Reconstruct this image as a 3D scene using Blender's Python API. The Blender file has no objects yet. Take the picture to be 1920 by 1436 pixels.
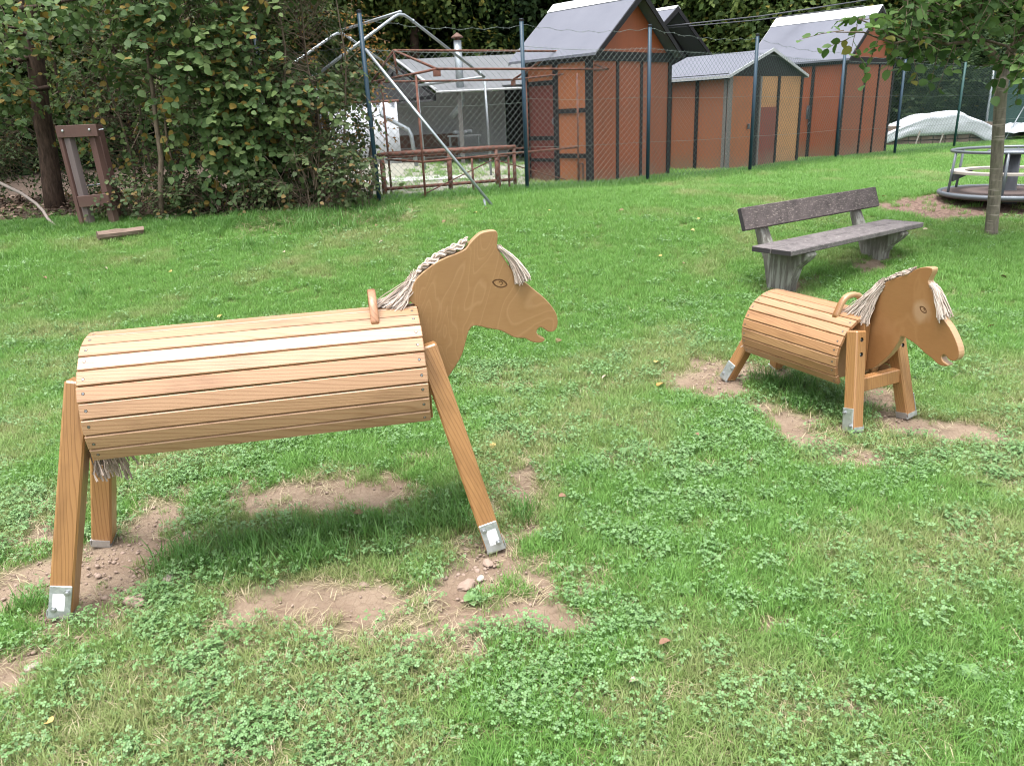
import bpy, math, random
import numpy as np
from mathutils import Vector, Matrix
random.seed(7); rng = np.random.default_rng(11)
scene = bpy.context.scene
COL = scene.collection

# ------------------------------------------------------------------ camera
PITCH, ROLL, FPX = 0.3375445, -0.0460009, 1422.6
cam_d = bpy.data.cameras.new('camera'); cam = bpy.data.objects.new('camera', cam_d); COL.objects.link(cam)
fw = Vector((0, math.cos(PITCH), -math.sin(PITCH))); r0 = Vector((1, 0, 0)); u0 = r0.cross(fw)
cr = r0*math.cos(ROLL) + u0*math.sin(ROLL); cu = u0*math.cos(ROLL) - r0*math.sin(ROLL)
M = Matrix.Identity(4)
for i in range(3): M[i][0], M[i][1], M[i][2] = cr[i], cu[i], -fw[i]
M.translation = (0, 0, 1.6)
cam.matrix_world = M
cam_d.sensor_fit = 'HORIZONTAL'; cam_d.sensor_width = 36; cam_d.lens = FPX*36/1920
cam_d.clip_start = .05; cam_d.clip_end = 600
scene.camera = cam

# ------------------------------------------------------------------ light: bright overcast sky, very soft sun
SUN_EL, SUN_AZ = math.radians(78), math.radians(215)      # azimuth clockwise from +Y
wd = bpy.data.worlds.new('World'); scene.world = wd; wd.use_nodes = True
nt = wd.node_tree; nt.nodes.clear()
sky = nt.nodes.new('ShaderNodeTexSky'); sky.sky_type = 'NISHITA'; sky.sun_disc = False
sky.sun_elevation = SUN_EL; sky.sun_rotation = SUN_AZ; sky.air_density = 1.0; sky.dust_density = 3.0
hs = nt.nodes.new('ShaderNodeHueSaturation'); hs.inputs['Saturation'].default_value = .22
bg = nt.nodes.new('ShaderNodeBackground'); bg.inputs['Strength'].default_value = .14
wo = nt.nodes.new('ShaderNodeOutputWorld')
nt.links.new(sky.outputs[0], hs.inputs['Color']); nt.links.new(hs.outputs[0], bg.inputs['Color']); nt.links.new(bg.outputs[0], wo.inputs['Surface'])
sl = bpy.data.lights.new('sun', 'SUN'); sl.energy = 1.3; sl.angle = math.radians(35); sl.color = (1, .97, .93)
so = bpy.data.objects.new('sun', sl); COL.objects.link(so)
sdir = Vector((math.sin(SUN_AZ)*math.cos(SUN_EL), math.cos(SUN_AZ)*math.cos(SUN_EL), math.sin(SUN_EL)))
so.rotation_euler = sdir.to_track_quat('Z', 'Y').to_euler()
scene.view_settings.view_transform = 'Standard'; scene.view_settings.look = 'None'
scene.view_settings.gamma = 1; scene.view_settings.use_curve_mapping = False
scene.view_settings.exposure = 2.0
scene.render.engine = 'CYCLES'
scene.cycles.filter_width = 1.1; scene.cycles.max_bounces = 8; scene.cycles.transparent_max_bounces = 8

# ------------------------------------------------------------------ terrain and noise functions
def sst(t): t = np.clip(t, 0, 1); return t*t*(3-2*t)
def Gs(x, y): return (0.61-0.02*np.clip(x, -5, 11))*sst((np.asarray(y, float)-4.0)/6.5) + 9.0*sst((np.asarray(y, float)-26)/40)
def G(x, y): return float(Gs(np.float64(x), np.float64(y)))
def vnoise(x, y, seed=0):
    x = np.asarray(x, float); y = np.asarray(y, float)
    xi = np.floor(x).astype(np.int64); yi = np.floor(y).astype(np.int64); fx = x-xi; fy = y-yi
    def h(a, b):
        n = (a*374761393 + b*668265263 + seed*974634321) & 0x7fffffff
        n = ((n ^ (n >> 13))*1274126177) & 0x7fffffff
        return ((n ^ (n >> 16)) & 0xffff)/65535.0
    fx = fx*fx*(3-2*fx); fy = fy*fy*(3-2*fy)
    return (h(xi, yi)*(1-fx)+h(xi+1, yi)*fx)*(1-fy) + (h(xi, yi+1)*(1-fx)+h(xi+1, yi+1)*fx)*fy
def fbm(x, y, seed=0, o=4):
    s = 0; a = .5; t = 0
    for k in range(o):
        s = s+a*vnoise(x*2**k, y*2**k, seed+k*17); t += a; a *= .5
    return s/t
BARE = [(-1.55,2.52,0.202,0.26,-0.1,1.15),(-1.61,2.87,0.107,0.21,-0.09,1.1),(-1.88,2.46,0.126,0.195,-0.08,1),(-2.06,2.86,0.119,0.1,-0.08,0.8),(-1.61,2.02,0.079,0.1,-0.13,1),(-0.93,3.13,0.322,0.19,-0.09,1),(-0.85,3.34,0.21,0.095,-0.09,0.6),(-0.71,2.33,0.321,0.12,-0.09,1),(-0.76,2.16,0.274,0.09,-0.07,0.6),(-0.14,2.53,0.127,0.155,-0.08,1.1),(-0.24,2.39,0.059,0.22,-0.17,1),(-0.08,2.19,0.2,0.08,-0.1,1.05),(0.06,2.33,0.073,0.15,0.0,0.9),(0.21,2.39,0.074,0.085,0.0,0.7),(0.01,3.04,0.057,0.205,-0.17,0.95),(0.04,2.78,0.04,0.11,0.0,0.85),(-0.18,2.02,0.055,0.095,0.0,0.75),(-0.36,2.11,0.106,0.075,0.0,0.6),(1.2,4.35,0.228,0.19,-0.09,1.1),(1.47,4.47,0.197,0.16,-0.15,1.1),(1.28,4.71,0.081,0.095,-0.12,0.9),(1.48,3.67,0.087,0.225,-0.22,1.05),(1.41,3.9,0.115,0.105,-0.09,0.8),(1.64,3.27,0.143,0.085,-0.14,0.8),(2.06,3.65,0.118,0.115,-0.08,1),(2.05,4.01,0.11,0.13,-0.09,1),(2.28,3.48,0.154,0.115,-0.13,1),(1.74,3.58,0.05,0.06,-0.2,1),(0.85,2.04,0.031,0.02,0.0,0.9),(0.88,1.65,0.036,0.03,-0.0,0.9),(-1.5,2.15,0.107,0.055,0.0,0.5),(-1.82,3.56,0.113,0.095,-0.09,0.4),(3.3,6.75,.28,.16,.6,.8),(2.3,6.2,.22,.15,.6,.8),(.25,1.75,.06,.04,0,.5),(1.0,2.6,.08,.05,0,.5),(-.55,3.5,.2,.08,0,.45)]
TALL = [(-.86,2.69,.60,.185,.197,1),(-.28,2.92,.12,.13,0,1),(.0,2.86,.07,.09,0,.9),(-1.78,2.36,.09,.05,.3,.9),(1.68,4.06,.40,.17,-1.141,1.1),(2.9,6.55,.7,.25,.6,.35)]
def ell(x, y, L, k=.68):
    m = np.zeros(np.broadcast(x, y).shape)
    for cx, cy, rx, ry, rot, s in L:
        c, n = math.cos(rot), math.sin(rot); dx = x-cx; dy = y-cy
        d = np.sqrt(((dx*c+dy*n)/rx)**2 + ((-dx*n+dy*c)/ry)**2)
        m = np.maximum(m, s*np.clip(1.42-k*d, 0, 1.25))
    return m
def bare(x, y):
    n = fbm(x*7, y*7, 3, 4)
    b = ell(x+(fbm(x*5, y*5, 41)-.5)*.22, y+(fbm(x*5, y*5, 57)-.5)*.18, BARE)
    b = b + (n-.5)*1.1
    tl = ell(x, y, TALL[:5], 1.05)
    b = b*(1-np.clip(tl*1.2-.2, 0, 1)*.9)
    return np.clip((b-.25)/.58, 0, 1)
def mulch(x, y):
    d = np.sqrt(((x-5.55)/1.25)**2+((y-8.75)/.80)**2) + (fbm(x*3, y*3, 71)-.5)*.5
    return np.clip((1.05-d)/.15, 0, 1)
def hedge_front(x):      # y of the shrubs' front edge
    return 9.12 + .10*np.sin(x*2.1) + .12*np.clip(x+2.4, 0, 2)
def litter(x, y):
    if np.ndim(x) == 2: return np.maximum(litter(x.ravel(), y.ravel()).reshape(x.shape), np.clip((y-23.2)/.8, 0, 1))  # wooded hill takes the dark litter colour too, as painted gloom between trees
    n = (fbm(x*2.2, y*2.2, 23)-.5)*.8
    return np.clip((y-hedge_front(x)+n*.5-.05)/.25, 0, 1)*(np.clip((-1.75-x)/.25, 0, 1))
FENCE = [(-1.565,9.81),(.334,10.75),(2.15,11.6),(4.108,13.0),(6.618,15.6),(8.216,16.45),(10.683,18.6),(12.68,20.2),(14.6,21.7)]
def fence_y(x): return np.interp(x, [-40]+[a for a, b in FENCE]+[40], [9.0]+[b for a, b in FENCE]+[40])
def gravel(x, y):
    d = y-fence_y(x)-.55 + (fbm(x*2, y*2, 91)-.5)*.9
    return np.clip(d/.4, 0, 1)*np.clip((1.6-x)/.4, 0, 1)*np.clip((x+4.5)/.5, 0, 1)

# ------------------------------------------------------------------ node helpers and materials
class NB:
    def __init__(s, name):
        s.m = bpy.data.materials.new(name); s.m.use_nodes = True; s.t = s.m.node_tree; s.t.nodes.clear()
        s.out = s.n('ShaderNodeOutputMaterial')
    def n(s, typ, **kw):
        nd = s.t.nodes.new(typ)
        for k, v in kw.items():
            if hasattr(nd, k) and not k[0].isupper(): setattr(nd, k, v)
        return nd
    def l(s, a, b): s.t.links.new(a, b)
    def setin(s, nd, key, v):
        if hasattr(v, 'is_output'): s.l(v, nd.inputs[key])
        else:
            if isinstance(v, tuple) and len(v) == 3 and nd.inputs[key].type == 'RGBA': v = (*v, 1)
            nd.inputs[key].default_value = v
    def coord(s, which='Object', scale=(1, 1, 1), off=None):
        c = s.n('ShaderNodeTexCoord').outputs[which]
        m = s.n('ShaderNodeMapping'); s.l(c, m.inputs[0]); m.inputs['Scale'].default_value = scale
        if off is not None: s.setin(m, 'Location', off)
        return m.outputs[0]
    def geo(s, scale=(1, 1, 1)):
        m = s.n('ShaderNodeMapping'); s.l(s.n('ShaderNodeNewGeometry').outputs['Position'], m.inputs[0]); m.inputs['Scale'].default_value = scale
        return m.outputs[0]
    def noise(s, vec, scale, detail=4, rough=.55, dist=0):
        t = s.n('ShaderNodeTexNoise'); s.l(vec, t.inputs['Vector'])
        t.inputs['Scale'].default_value = scale; t.inputs['Detail'].default_value = detail; t.inputs['Roughness'].default_value = rough; t.inputs['Distortion'].default_value = dist
        return t.outputs[0]
    def ramp(s, fac, stops):
        r = s.n('ShaderNodeValToRGB'); s.l(fac, r.inputs[0]); e = r.color_ramp.elements
        while len(e) < len(stops): e.new(.5)
        for i, (p, c) in enumerate(stops):
            e[i].position = p; e[i].color = (*c, 1) if not isinstance(c, (int, float)) else (c, c, c, 1)
        return r.outputs[0]
    def mix(s, fac, a, b, blend='MIX'):
        m = s.n('ShaderNodeMix', data_type='RGBA', blend_type=blend)
        s.setin(m, 0, fac); s.setin(m, 6, a); s.setin(m, 7, b); return m.outputs[2]
    def math(s, op, a, b=0.0):
        m = s.n('ShaderNodeMath', operation=op); s.setin(m, 0, a); s.setin(m, 1, b); return m.outputs[0]
    def attr(s, name, typ='GEOMETRY', out='Fac'):
        a = s.n('ShaderNodeAttribute', attribute_type=typ); a.attribute_name = name; return a.outputs[out]
    def rnd(s): return s.n('ShaderNodeObjectInfo').outputs['Random']
    def bump(s, h, st=.3, d=.01):
        b = s.n('ShaderNodeBump'); b.inputs['Strength'].default_value = st; b.inputs['Distance'].default_value = d; s.l(h, b.inputs['Height']); return b.outputs[0]
    def bsdf(s, color, rough=.6, metal=0, spec=.5, normal=None, coat=0, coatr=.2, link=True):
        p = s.n('ShaderNodeBsdfPrincipled'); s.setin(p, 'Base Color', color); s.setin(p, 'Roughness', rough); s.setin(p, 'Metallic', metal)
        s.setin(p, 'Specular IOR Level', spec); s.setin(p, 'Coat Weight', coat); s.setin(p, 'Coat Roughness', coatr)
        if normal is not None: s.l(normal, p.inputs['Normal'])
        if link: s.l(p.outputs[0], s.out.inputs[0])
        return p.outputs[0]
    def leafy(s, color, rough=.5, spec=.35, tr=.35, trc=None):
        p = s.bsdf(color, rough, 0, spec, link=False); t = s.n('ShaderNodeBsdfTranslucent'); s.setin(t, 0, color if trc is None else trc)
        m = s.n('ShaderNodeMixShader'); m.inputs[0].default_value = tr; s.l(p, m.inputs[1]); s.l(t.outputs[0], m.inputs[2]); s.l(m.outputs[0], s.out.inputs[0])

def plain(name, c, rough=.6, metal=0, spec=.4, var=.15, scale=8, bump=.0, coat=0):
    b = NB(name); v = b.coord('Object'); n = b.noise(v, scale, 5, .6)
    col = b.mix(n, tuple(x*(1-var) for x in c), tuple(min(1, x*(1+var)) for x in c))
    nm = b.bump(b.noise(v, scale*8, 3), bump, .004) if bump else None
    b.bsdf(col, rough, metal, spec, nm, coat); return b.m

def wood(name, light, dark, axis='x', freq=55, rough=.42, coat=.25, tint=.16, stretch=.10, knots=True, grain_bump=.25, warp=.055):
    """sawn softwood: stretched, warped growth rings, fine fibres, a few knots and stain patches; each board its own offset"""
    b = NB(name); rn = b.rnd()
    sc = {'x': (stretch, 1, 1), 'z': (1, 1, stretch)}[axis]
    cb = b.n('ShaderNodeCombineXYZ'); b.l(b.math('MULTIPLY', rn, 37.0), cb.inputs[0]); b.l(b.math('MULTIPLY', rn, 3.0), cb.inputs[1]); b.l(b.math('MULTIPLY', b.math('FRACT', b.math('MULTIPLY', rn, 91.7)), .11), cb.inputs[2])
    v = b.coord('Object', sc, cb.outputs[0])
    wv = b.n('ShaderNodeTexNoise'); b.l(v, wv.inputs['Vector']); wv.inputs['Scale'].default_value = 9; wv.inputs['Detail'].default_value = 2
    sub = b.n('ShaderNodeVectorMath', operation='SUBTRACT'); b.l(wv.outputs['Color'], sub.inputs[0]); sub.inputs[1].default_value = (.5, .5, .5)
    scl = b.n('ShaderNodeVectorMath', operation='SCALE'); b.l(sub.outputs[0], scl.inputs[0]); scl.inputs['Scale'].default_value = warp
    add = b.n('ShaderNodeVectorMath', operation='ADD'); b.l(v, add.inputs[0]); b.l(scl.outputs[0], add.inputs[1])
    w = b.n('ShaderNodeTexWave', wave_type='BANDS', bands_direction='DIAGONAL', wave_profile='SAW'); b.l(add.outputs[0], w.inputs['Vector'])
    w.inputs['Scale'].default_value = freq; w.inputs['Distortion'].default_value = .6; w.inputs['Detail'].default_value = 2
    fib = b.noise(b.coord('Object', {'x': (6, 220, 220), 'z': (220, 220, 6)}[axis], cb.outputs[0]), 1, 3, .6)
    pat = b.noise(b.coord('Object', {'x': (2.2, 9, 9), 'z': (9, 9, 2.2)}[axis], cb.outputs[0]), 1, 4, .6)
    ring = b.ramp(w.outputs['Fac'], [(0, 0), (.6, .08), (.88, 1), (1, .1)])
    f = b.math('ADD', b.math('MULTIPLY', ring, .62), b.math('MULTIPLY', fib, .38))
    col = b.mix(f, light, dark)
    col = b.mix(b.ramp(pat, [(.50, 0), (.72, .7)]), col, tuple(x*.62 for x in dark))
    hue = b.ramp(rn, [(0, (1.0, .90, .85)), (.3, (1.05, 1.02, .98)), (.6, (.88, .81, .72)), (.8, (1.02, .96, .90)), (1, (.95, .84, .79))])
    col = b.mix(1.0 if tint else 0.0, col, hue, 'MULTIPLY')
    b.bsdf(col, b.math('ADD', b.math('MULTIPLY', fib, .22), rough-.1), 0, .5, b.bump(f, grain_bump, .0015), coat, .25)
    return b.m

MT = {}
MT['slat'] = wood('varnished_slat_wood', (.372, .238, .142), (.240, .130, .068), freq=46, rough=.46, coat=.15)
MT['slat_pony'] = wood('oiled_slat_wood', (.355, .208, .106), (.225, .113, .052), freq=46, rough=.42, coat=.3)
MT['leg'] = wood('varnished_leg_wood', (.355, .195, .080), (.21, .100, .036), axis='z', freq=52, rough=.42, coat=.3, grain_bump=.5)
MT['handle'] = wood('handle_wood', (.30, .155, .08), (.17, .08, .036), axis='z', freq=30, rough=.45, coat=.2)
def plywood(name, base, dark, light, freq, worn=None):
    b = NB(name); v = b.coord('Object', (1, 0.3, .55)); n1 = b.noise(v, 2.6, 3, .5, .9)
    n2 = b.noise(v, 9, 2, .5)
    s = b.math('ADD', b.math('MULTIPLY', n1, freq), b.math('MULTIPLY', n2, 1.2))
    fr = b.math('FRACT', s)
    line = b.ramp(fr, [(0, .15), (.30, .0), (.5, 1), (.58, .25), (1, .15)])
    fine = b.noise(b.coord('Object', (30, 30, 160)), 1, 4, .65)
    blot = b.noise(v, 5, 5, .6)
    col = b.mix(fine, base, dark)
    col = b.mix(b.ramp(blot, [(.4, 0), (.75, .55)]), col, dark)
    col = b.mix(b.math('MULTIPLY', line, .42), col, light)
    if worn:     # paler sanded spot round the eye
        sx = b.n('ShaderNodeSeparateXYZ'); b.l(b.n('ShaderNodeTexCoord').outputs['Object'], sx.inputs[0]); dx = b.math('SUBTRACT', sx.outputs[0], worn[0]-.005); dz = b.math('SUBTRACT', sx.outputs[2], worn[1]-.012)
        dd = b.math('ADD', b.math('SQRT', b.math('ADD', b.math('MULTIPLY', dx, dx), b.math('MULTIPLY', dz, dz))), b.math('MULTIPLY', b.math('SUBTRACT', blot, .5), .16))
        col = b.mix(b.ramp(b.math('MULTIPLY', dd, 10.0), [(.45, .75), (.75, 0)]), col, (.30, .185, .105))
    # ply layers show on the sawn edge only (layers lie parallel to the face)
    ly = b.n('ShaderNodeSeparateXYZ'); b.l(b.n('ShaderNodeTexCoord').outputs['Object'], ly.inputs[0])
    lay = b.math('FRACT', b.math('MULTIPLY', ly.outputs[1], 170.0))
    nn = b.n('ShaderNodeSeparateXYZ'); b.l(b.n('ShaderNodeTexCoord').outputs['Normal'], nn.inputs[0])
    edge = b.math('LESS_THAN', b.math('ABSOLUTE', nn.outputs[1]), .6)
    ecol = b.mix(b.ramp(lay, [(.4, 0), (.6, 1)]), (.25, .14, .06), (.40, .26, .14))
    col = b.mix(edge, col, ecol)
    b.bsdf(col, b.math('ADD', b.math('MULTIPLY', blot, .2), .33), 0, .5, b.bump(fine, .08, .001), .2, .3); return b.m
MT['ply'] = plywood('birch_plywood_head', (.265, .146, .060), (.21, .106, .039), (.34, .20, .098), 30)
MT['ply_pony'] = plywood('stained_plywood_head', (.245, .118, .044), (.19, .084, .028), (.27, .14, .058), 3, (.6457, .65))
b = NB('galvanised_steel'); v = b.coord('Object'); vo = b.n('ShaderNodeTexVoronoi'); b.l(v, vo.inputs[0]); vo.inputs['Scale'].default_value = 60
b.bsdf(b.mix(vo.outputs['Color'], (.42, .44, .46), (.58, .60, .62)), b.math('ADD', b.math('MULTIPLY', b.noise(v, 20), .3), .25), .85, .5); MT['galv'] = b.m
MT['bolt'] = plain('zinc_bolt', (.40, .41, .42), .35, .9)
MT['groove'] = plain('stained_groove', (.12, .055, .02), .6)
MT['dark'] = plain('recess_shade', (.035, .024, .016), .8)  # shade inside screw sinks and bolt holes, put into the colour
MT['sticker'] = plain('white_sticker', (.62, .62, .62), .35, var=.03)
MT['ink'] = plain('grey_print', (.12, .12, .13), .5)
b = NB('cotton_rope'); v = b.coord('Object'); t = b.attr('lv')
b.bsdf(b.mix(b.noise(v, 260, 3, .7), b.mix(t, (.22, .165, .13), (.49, .42, .36)), b.mix(t, (.33, .26, .215), (.54, .48, .43))), .95, 0, .1); MT['rope'] = b.m
b = NB('old_rope'); v = b.coord('Object'); t = b.attr('lv')
b.bsdf(b.mix(b.noise(v, 260, 3, .7), b.mix(t, (.17, .12, .09), (.36, .29, .24)), (.40, .33, .28)), .95, 0, .1); MT['rope_old'] = b.m

# ground
b = NB('ground_soil_and_turf'); P = b.geo(); ba, mu, li, gr = (b.attr(k) for k in ('bare', 'mulch', 'litter', 'gravel'))
n1 = b.noise(P, 3, 6, .6); n2 = b.noise(P, 45, 5, .65); n3 = b.noise(P, 220, 3, .6)
soil = b.mix(n2, (.145, .102, .070), (.245, .184, .132)); soil = b.mix(b.ramp(n3, [(.35, 0), (.75, .6)]), soil, (.27, .212, .16)); soil = b.mix(b.ramp(n1, [(.45, 0), (.7, .7)]), soil, (.13, .085, .06))
turf = b.mix(n2, (.05, .082, .022), (.115, .145, .048)); turf = b.mix(b.ramp(n3, [(.55, 0), (.8, .6)]), turf, (.20, .175, .09))
vor = b.n('ShaderNodeTexVoronoi', feature='DISTANCE_TO_EDGE'); b.l(P, vor.inputs[0]); vor.inputs['Scale'].default_value = 26
soil = b.mix(b.ramp(vor.outputs['Distance'], [(0, .45), (.05, 0)]), soil, (.095, .062, .045))
col = b.mix(ba, turf, soil)
chip = b.n('ShaderNodeTexVoronoi'); b.l(P, chip.inputs[0]); chip.inputs['Scale'].default_value = 38
col = b.mix(mu, col, b.mix(chip.outputs['Color'], (.075, .045, .035), (.21, .145, .115)))
col = b.mix(li, col, b.mix(b.noise(P, 30, 5, .7), (.028, .02, .015), (.13, .095, .075)))
col = b.mix(gr, col, b.mix(n2, (.15, .155, .125), (.29, .28, .235)))
b.bsdf(col, .95, 0, .15, b.bump(b.math('ADD', n2, b.math('MULTIPLY', n3, .5)), .7, .012)); MT['ground'] = b.m

def grassmat(name, lo, hi, dry, tip=None, tr=.3):
    b = NB(name); t = b.attr('t'); ti = b.attr('tint', 'INSTANCER'); rn = b.rnd(); lv = b.attr('lv')
    c = b.mix(lv, lo, hi)
    c = b.mix(b.ramp(ti, [(.0, 0), (1, .85)]), c, dry)
    c = b.mix(b.ramp(t, [(0, .75), (.35, .1), (1, 0)]), c, (.20, .17, .07))
    c = b.mix(b.math('MULTIPLY', rn, .35), c, tuple(x*1.35 for x in hi))
    b.leafy(c, .45, .4, tr); return b.m
MT['grass'] = grassmat('mown_grass', (.086, .21, .040), (.168, .335, .072), (.30, .30, .14), tr=.42)
MT['lush'] = grassmat('lush_grass', (.036, .12, .020), (.08, .215, .038), (.12, .22, .055), tr=.35)
MT['straw'] = grassmat('dry_straw', (.24, .20, .115), (.38, .32, .21), (.31, .26, .16), tr=.15)
b = NB('clover_leaf'); t = b.attr('t'); rn = b.rnd(); ti = b.attr('tint', 'INSTANCER')
c = b.mix(b.attr('lv'), (.072, .17, .042), (.135, .26, .082)); c = b.mix(b.ramp(t, [(.35, .0), (.5, .30), (.65, 0)]), c, (.34, .44, .28)); c = b.mix(b.math('MULTIPLY', ti, .6), c, (.19, .28, .13))
b.leafy(c, .5, .4, .25); MT['clover'] = b.m

def leafmat(name, g0, g1, g2, yel, tr=.35, rough=.6):
    b = NB(name); lv = b.attr('lv'); n = b.noise(b.geo(), 30, 2)
    c = b.ramp(lv, [(0, g0), (.45, g1), (.86, g2), (.90, yel), (1, tuple(x*.8 for x in yel))])
    c = b.mix(b.math('MULTIPLY', n, .35), c, tuple(x*.6 for x in g1))
    b.leafy(c, rough, .25, tr); return b.m
MT['hazel'] = leafmat('hazel_leaf', (.040, .078, .023), (.080, .138, .042), (.145, .205, .072), (.28, .19, .04))
MT['thicket'] = leafmat('thicket_leaf', (.032, .056, .02), (.062, .096, .034), (.11, .145, .06), (.20, .13, .045))
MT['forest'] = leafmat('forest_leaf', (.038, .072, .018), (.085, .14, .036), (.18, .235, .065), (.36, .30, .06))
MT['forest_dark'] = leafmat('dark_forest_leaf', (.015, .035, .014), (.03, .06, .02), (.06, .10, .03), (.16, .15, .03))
MT['russet'] = leafmat('russet_leaf', (.09, .07, .03), (.22, .11, .035), (.33, .17, .04), (.42, .24, .05))
MT['fruit_leaf'] = leafmat('young_tree_leaf', (.034, .075, .02), (.07, .135, .033), (.12, .205, .055), (.24, .22, .05), tr=.4)
MT['deadleaf'] = None
def bark(name, c0, c1, rings=False):
    b = NB(name); v = b.coord('Object', (14, 14, 3.0)); n = b.noise(v, 2.5, 6, .65)
    c = b.mix(b.ramp(n, [(.3, 0), (.7, 1)]), c0, c1)
    if rings:
        w = b.noise(b.coord('Object', (3, 3, 42)), 1.3, 3, .6)
        c = b.mix(b.ramp(w, [(.60, 0), (.68, .8)]), c, (.30, .26, .22))
        c = b.mix(b.ramp(b.noise(b.coord('Object'), 5, 4), [(.5, 0), (.75, .5)]), c, (.10, .115, .06))
    b.bsdf(c, .9, 0, .2, b.bump(n, .7, .01)); return b.m
MT['bark'] = bark('brown_bark', (.055, .04, .028), (.16, .125, .09))
MT['bark_dark'] = bark('dark_bark', (.018, .012, .009), (.085, .055, .04))
MT['bark_grey'] = bark('grey_smooth_bark', (.09, .075, .055), (.20, .17, .125), True)
MT['bark_cherry'] = bark('banded_bark', (.075, .066, .052), (.175, .152, .12), True)
MT['twig'] = plain('twig_bark', (.11, .08, .055), .9)
MT['paleb'] = plain('bleached_branch', (.22, .185, .165), .85, scale=5)

# timber of sheds, fence, bench, metal
def board(name, c, grime=(.06, .045, .035), amt=.32, rough=.6):
    b = NB(name); v = b.coord('Object'); rn = b.rnd()
    n = b.noise(v, 2.3, 6, .62); f = b.noise(b.coord('Object', (70, 70, 3)), 1, 4, .6)
    col = b.mix(f, tuple(x*.86 for x in c), tuple(x*1.1 for x in c)); col = b.mix(b.math('MULTIPLY', rn, .3), col, tuple(x*.75 for x in c))
    col = b.mix(b.ramp(n, [(.45, 0), (.8, amt)]), col, grime)
    h = b.n('ShaderNodeSeparateXYZ'); b.l(b.geo(), h.inputs[0])      # splash-back dirt in the lowest hand's breadth
    d = b.math('ADD', b.math('MULTIPLY', b.math('SUBTRACT', .86, h.outputs[2]), 2.6), b.math('MULTIPLY', b.math('SUBTRACT', n, .5), 1.6))
    col = b.mix(b.ramp(d, [(0, 0), (1, .55)]), col, (.16, .13, .09))
    b.bsdf(col, rough, 0, .3, b.bump(f, .15, .003)); return b.m
MT['red'] = board('rust_red_board', (.235, .062, .024))
MT['red2'] = board('weathered_red_board', (.205, .064, .032))
MT['darkred'] = board('dark_red_door', (.095, .020, .014))
MT['orange'] = board('orange_board', (.265, .088, .034))
MT['tan'] = board('tan_board', (.34, .175, .075))
MT['pinkred'] = board('faded_red_board', (.245, .090, .045), grime=(.12, .08, .055))
MT['patch'] = board('red_patch_board', (.155, .036, .026))
MT['black'] = plain('black_timber', (.011, .0105, .012), .7, spec=.2, var=.4)
MT['greybat'] = plain('flaking_grey_batten', (.12, .112, .105), .8, var=.6, scale=30)
b = NB('slate_roofing_felt'); v = b.coord('Object'); n = b.noise(v, 2.5, 6, .6); g = b.noise(v, 160, 2)
b.bsdf(b.mix(b.math('ADD', b.math('MULTIPLY', n, .6), b.math('MULTIPLY', g, .4)), (.084, .090, .114), (.145, .15, .178)), .85, 0, .3, b.bump(g, .3, .003)); MT['felt'] = b.m
b = NB('grey_roof_sheet'); v = b.coord('Object'); n = b.noise(v, 1.8, 6, .6)
b.bsdf(b.mix(n, (.08, .085, .093), (.13, .135, .145)), .75, 0, .35, b.bump(b.noise(v, 30), .2, .005)); MT['sheet'] = b.m
MT['whitecap'] = plain('white_ridge_flashing', (.62, .63, .64), .4, var=.05)
MT['whitetarp'] = plain('white_tarpaulin', (.52, .54, .58), .45, var=.06, scale=3)
MT['whitewall'] = plain('whitewashed_wall', (.46, .46, .475), .8, var=.08, scale=2)
MT['concrete'] = plain('pale_concrete', (.34, .335, .32), .85, var=.15, scale=3, bump=.2)
MT['gray'] = plain('grey_edge_board', (.32, .33, .34), .6)
MT['brownbox'] = plain('brown_board', (.09, .045, .03), .7, var=.3)
b = NB('rusty_tube'); v = b.coord('Object'); n = b.noise(v, 14, 5, .65)
b.bsdf(b.mix(b.ramp(n, [(.35, 0), (.65, 1)]), (.075, .03, .021), (.185, .085, .062)), .8, .15, .3, b.bump(n, .3, .003)); MT['rust'] = b.m
MT['fpost'] = plain('blue_green_coated_steel', (.012, .036, .058), .5, .0, .4, var=.35, scale=6)
MT['fgreen'] = plain('green_coated_steel', (.014, .058, .055), .5, .0, .4, var=.25)
MT['wire'] = plain('green_grey_wire', (.105, .13, .118), .5, .3, .5, var=.2)
MT['wire_green'] = plain('green_coated_wire', (.03, .06, .052), .6, .0, .3)
MT['gtube'] = plain('galvanised_tube', (.29, .32, .34), .42, .6, .5, var=.2, scale=9)
MT['netting'] = plain('green_netting', (.018, .05, .043), .9, var=.3, scale=30)
MT['bluegrey'] = plain('blue_grey_painted_steel', (.125, .14, .16), .4, .3, .5, var=.15)
MT['carpost'] = plain('dark_grey_steel', (.065, .068, .078), .45, .3, .5)
MT['deck'] = plain('brown_rubber_deck', (.095, .07, .064), .8, var=.25, scale=5)
MT['palewood'] = plain('bleached_plank', (.34, .305, .27), .7, var=.15, scale=12)
def weathered(name, c0, c1, c2):
    b = NB(name); rn = b.rnd(); v = b.coord('Object', (2.0, 30, 30)); f = b.noise(v, 2, 5, .65); n = b.noise(b.coord('Object'), 9, 6, .7); q = b.noise(b.coord('Object', (7, 7, 26)), 4.5, 5, .75)
    col = b.mix(f, c0, c1); col = b.mix(b.ramp(n, [(.42, 0), (.68, .8)]), col, tuple(x*.6 for x in c0)); col = b.mix(b.ramp(q, [(.55, 0), (.64, .85)]), col, c2)
    b.bsdf(col, .8, 0, .3, b.bump(b.math('ADD', f, q), .5, .004)); return b.m
MT['benchback'] = weathered('peeling_purple_brown_board', (.056, .045, .045), (.105, .084, .081), (.24, .20, .18))
MT['benchseat'] = weathered('weathered_grey_seat_board', (.085, .074, .076), (.175, .155, .152), (.24, .22, .21))
MT['benchend'] = plain('dark_end_grain', (.025, .021, .023), .8)
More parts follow.
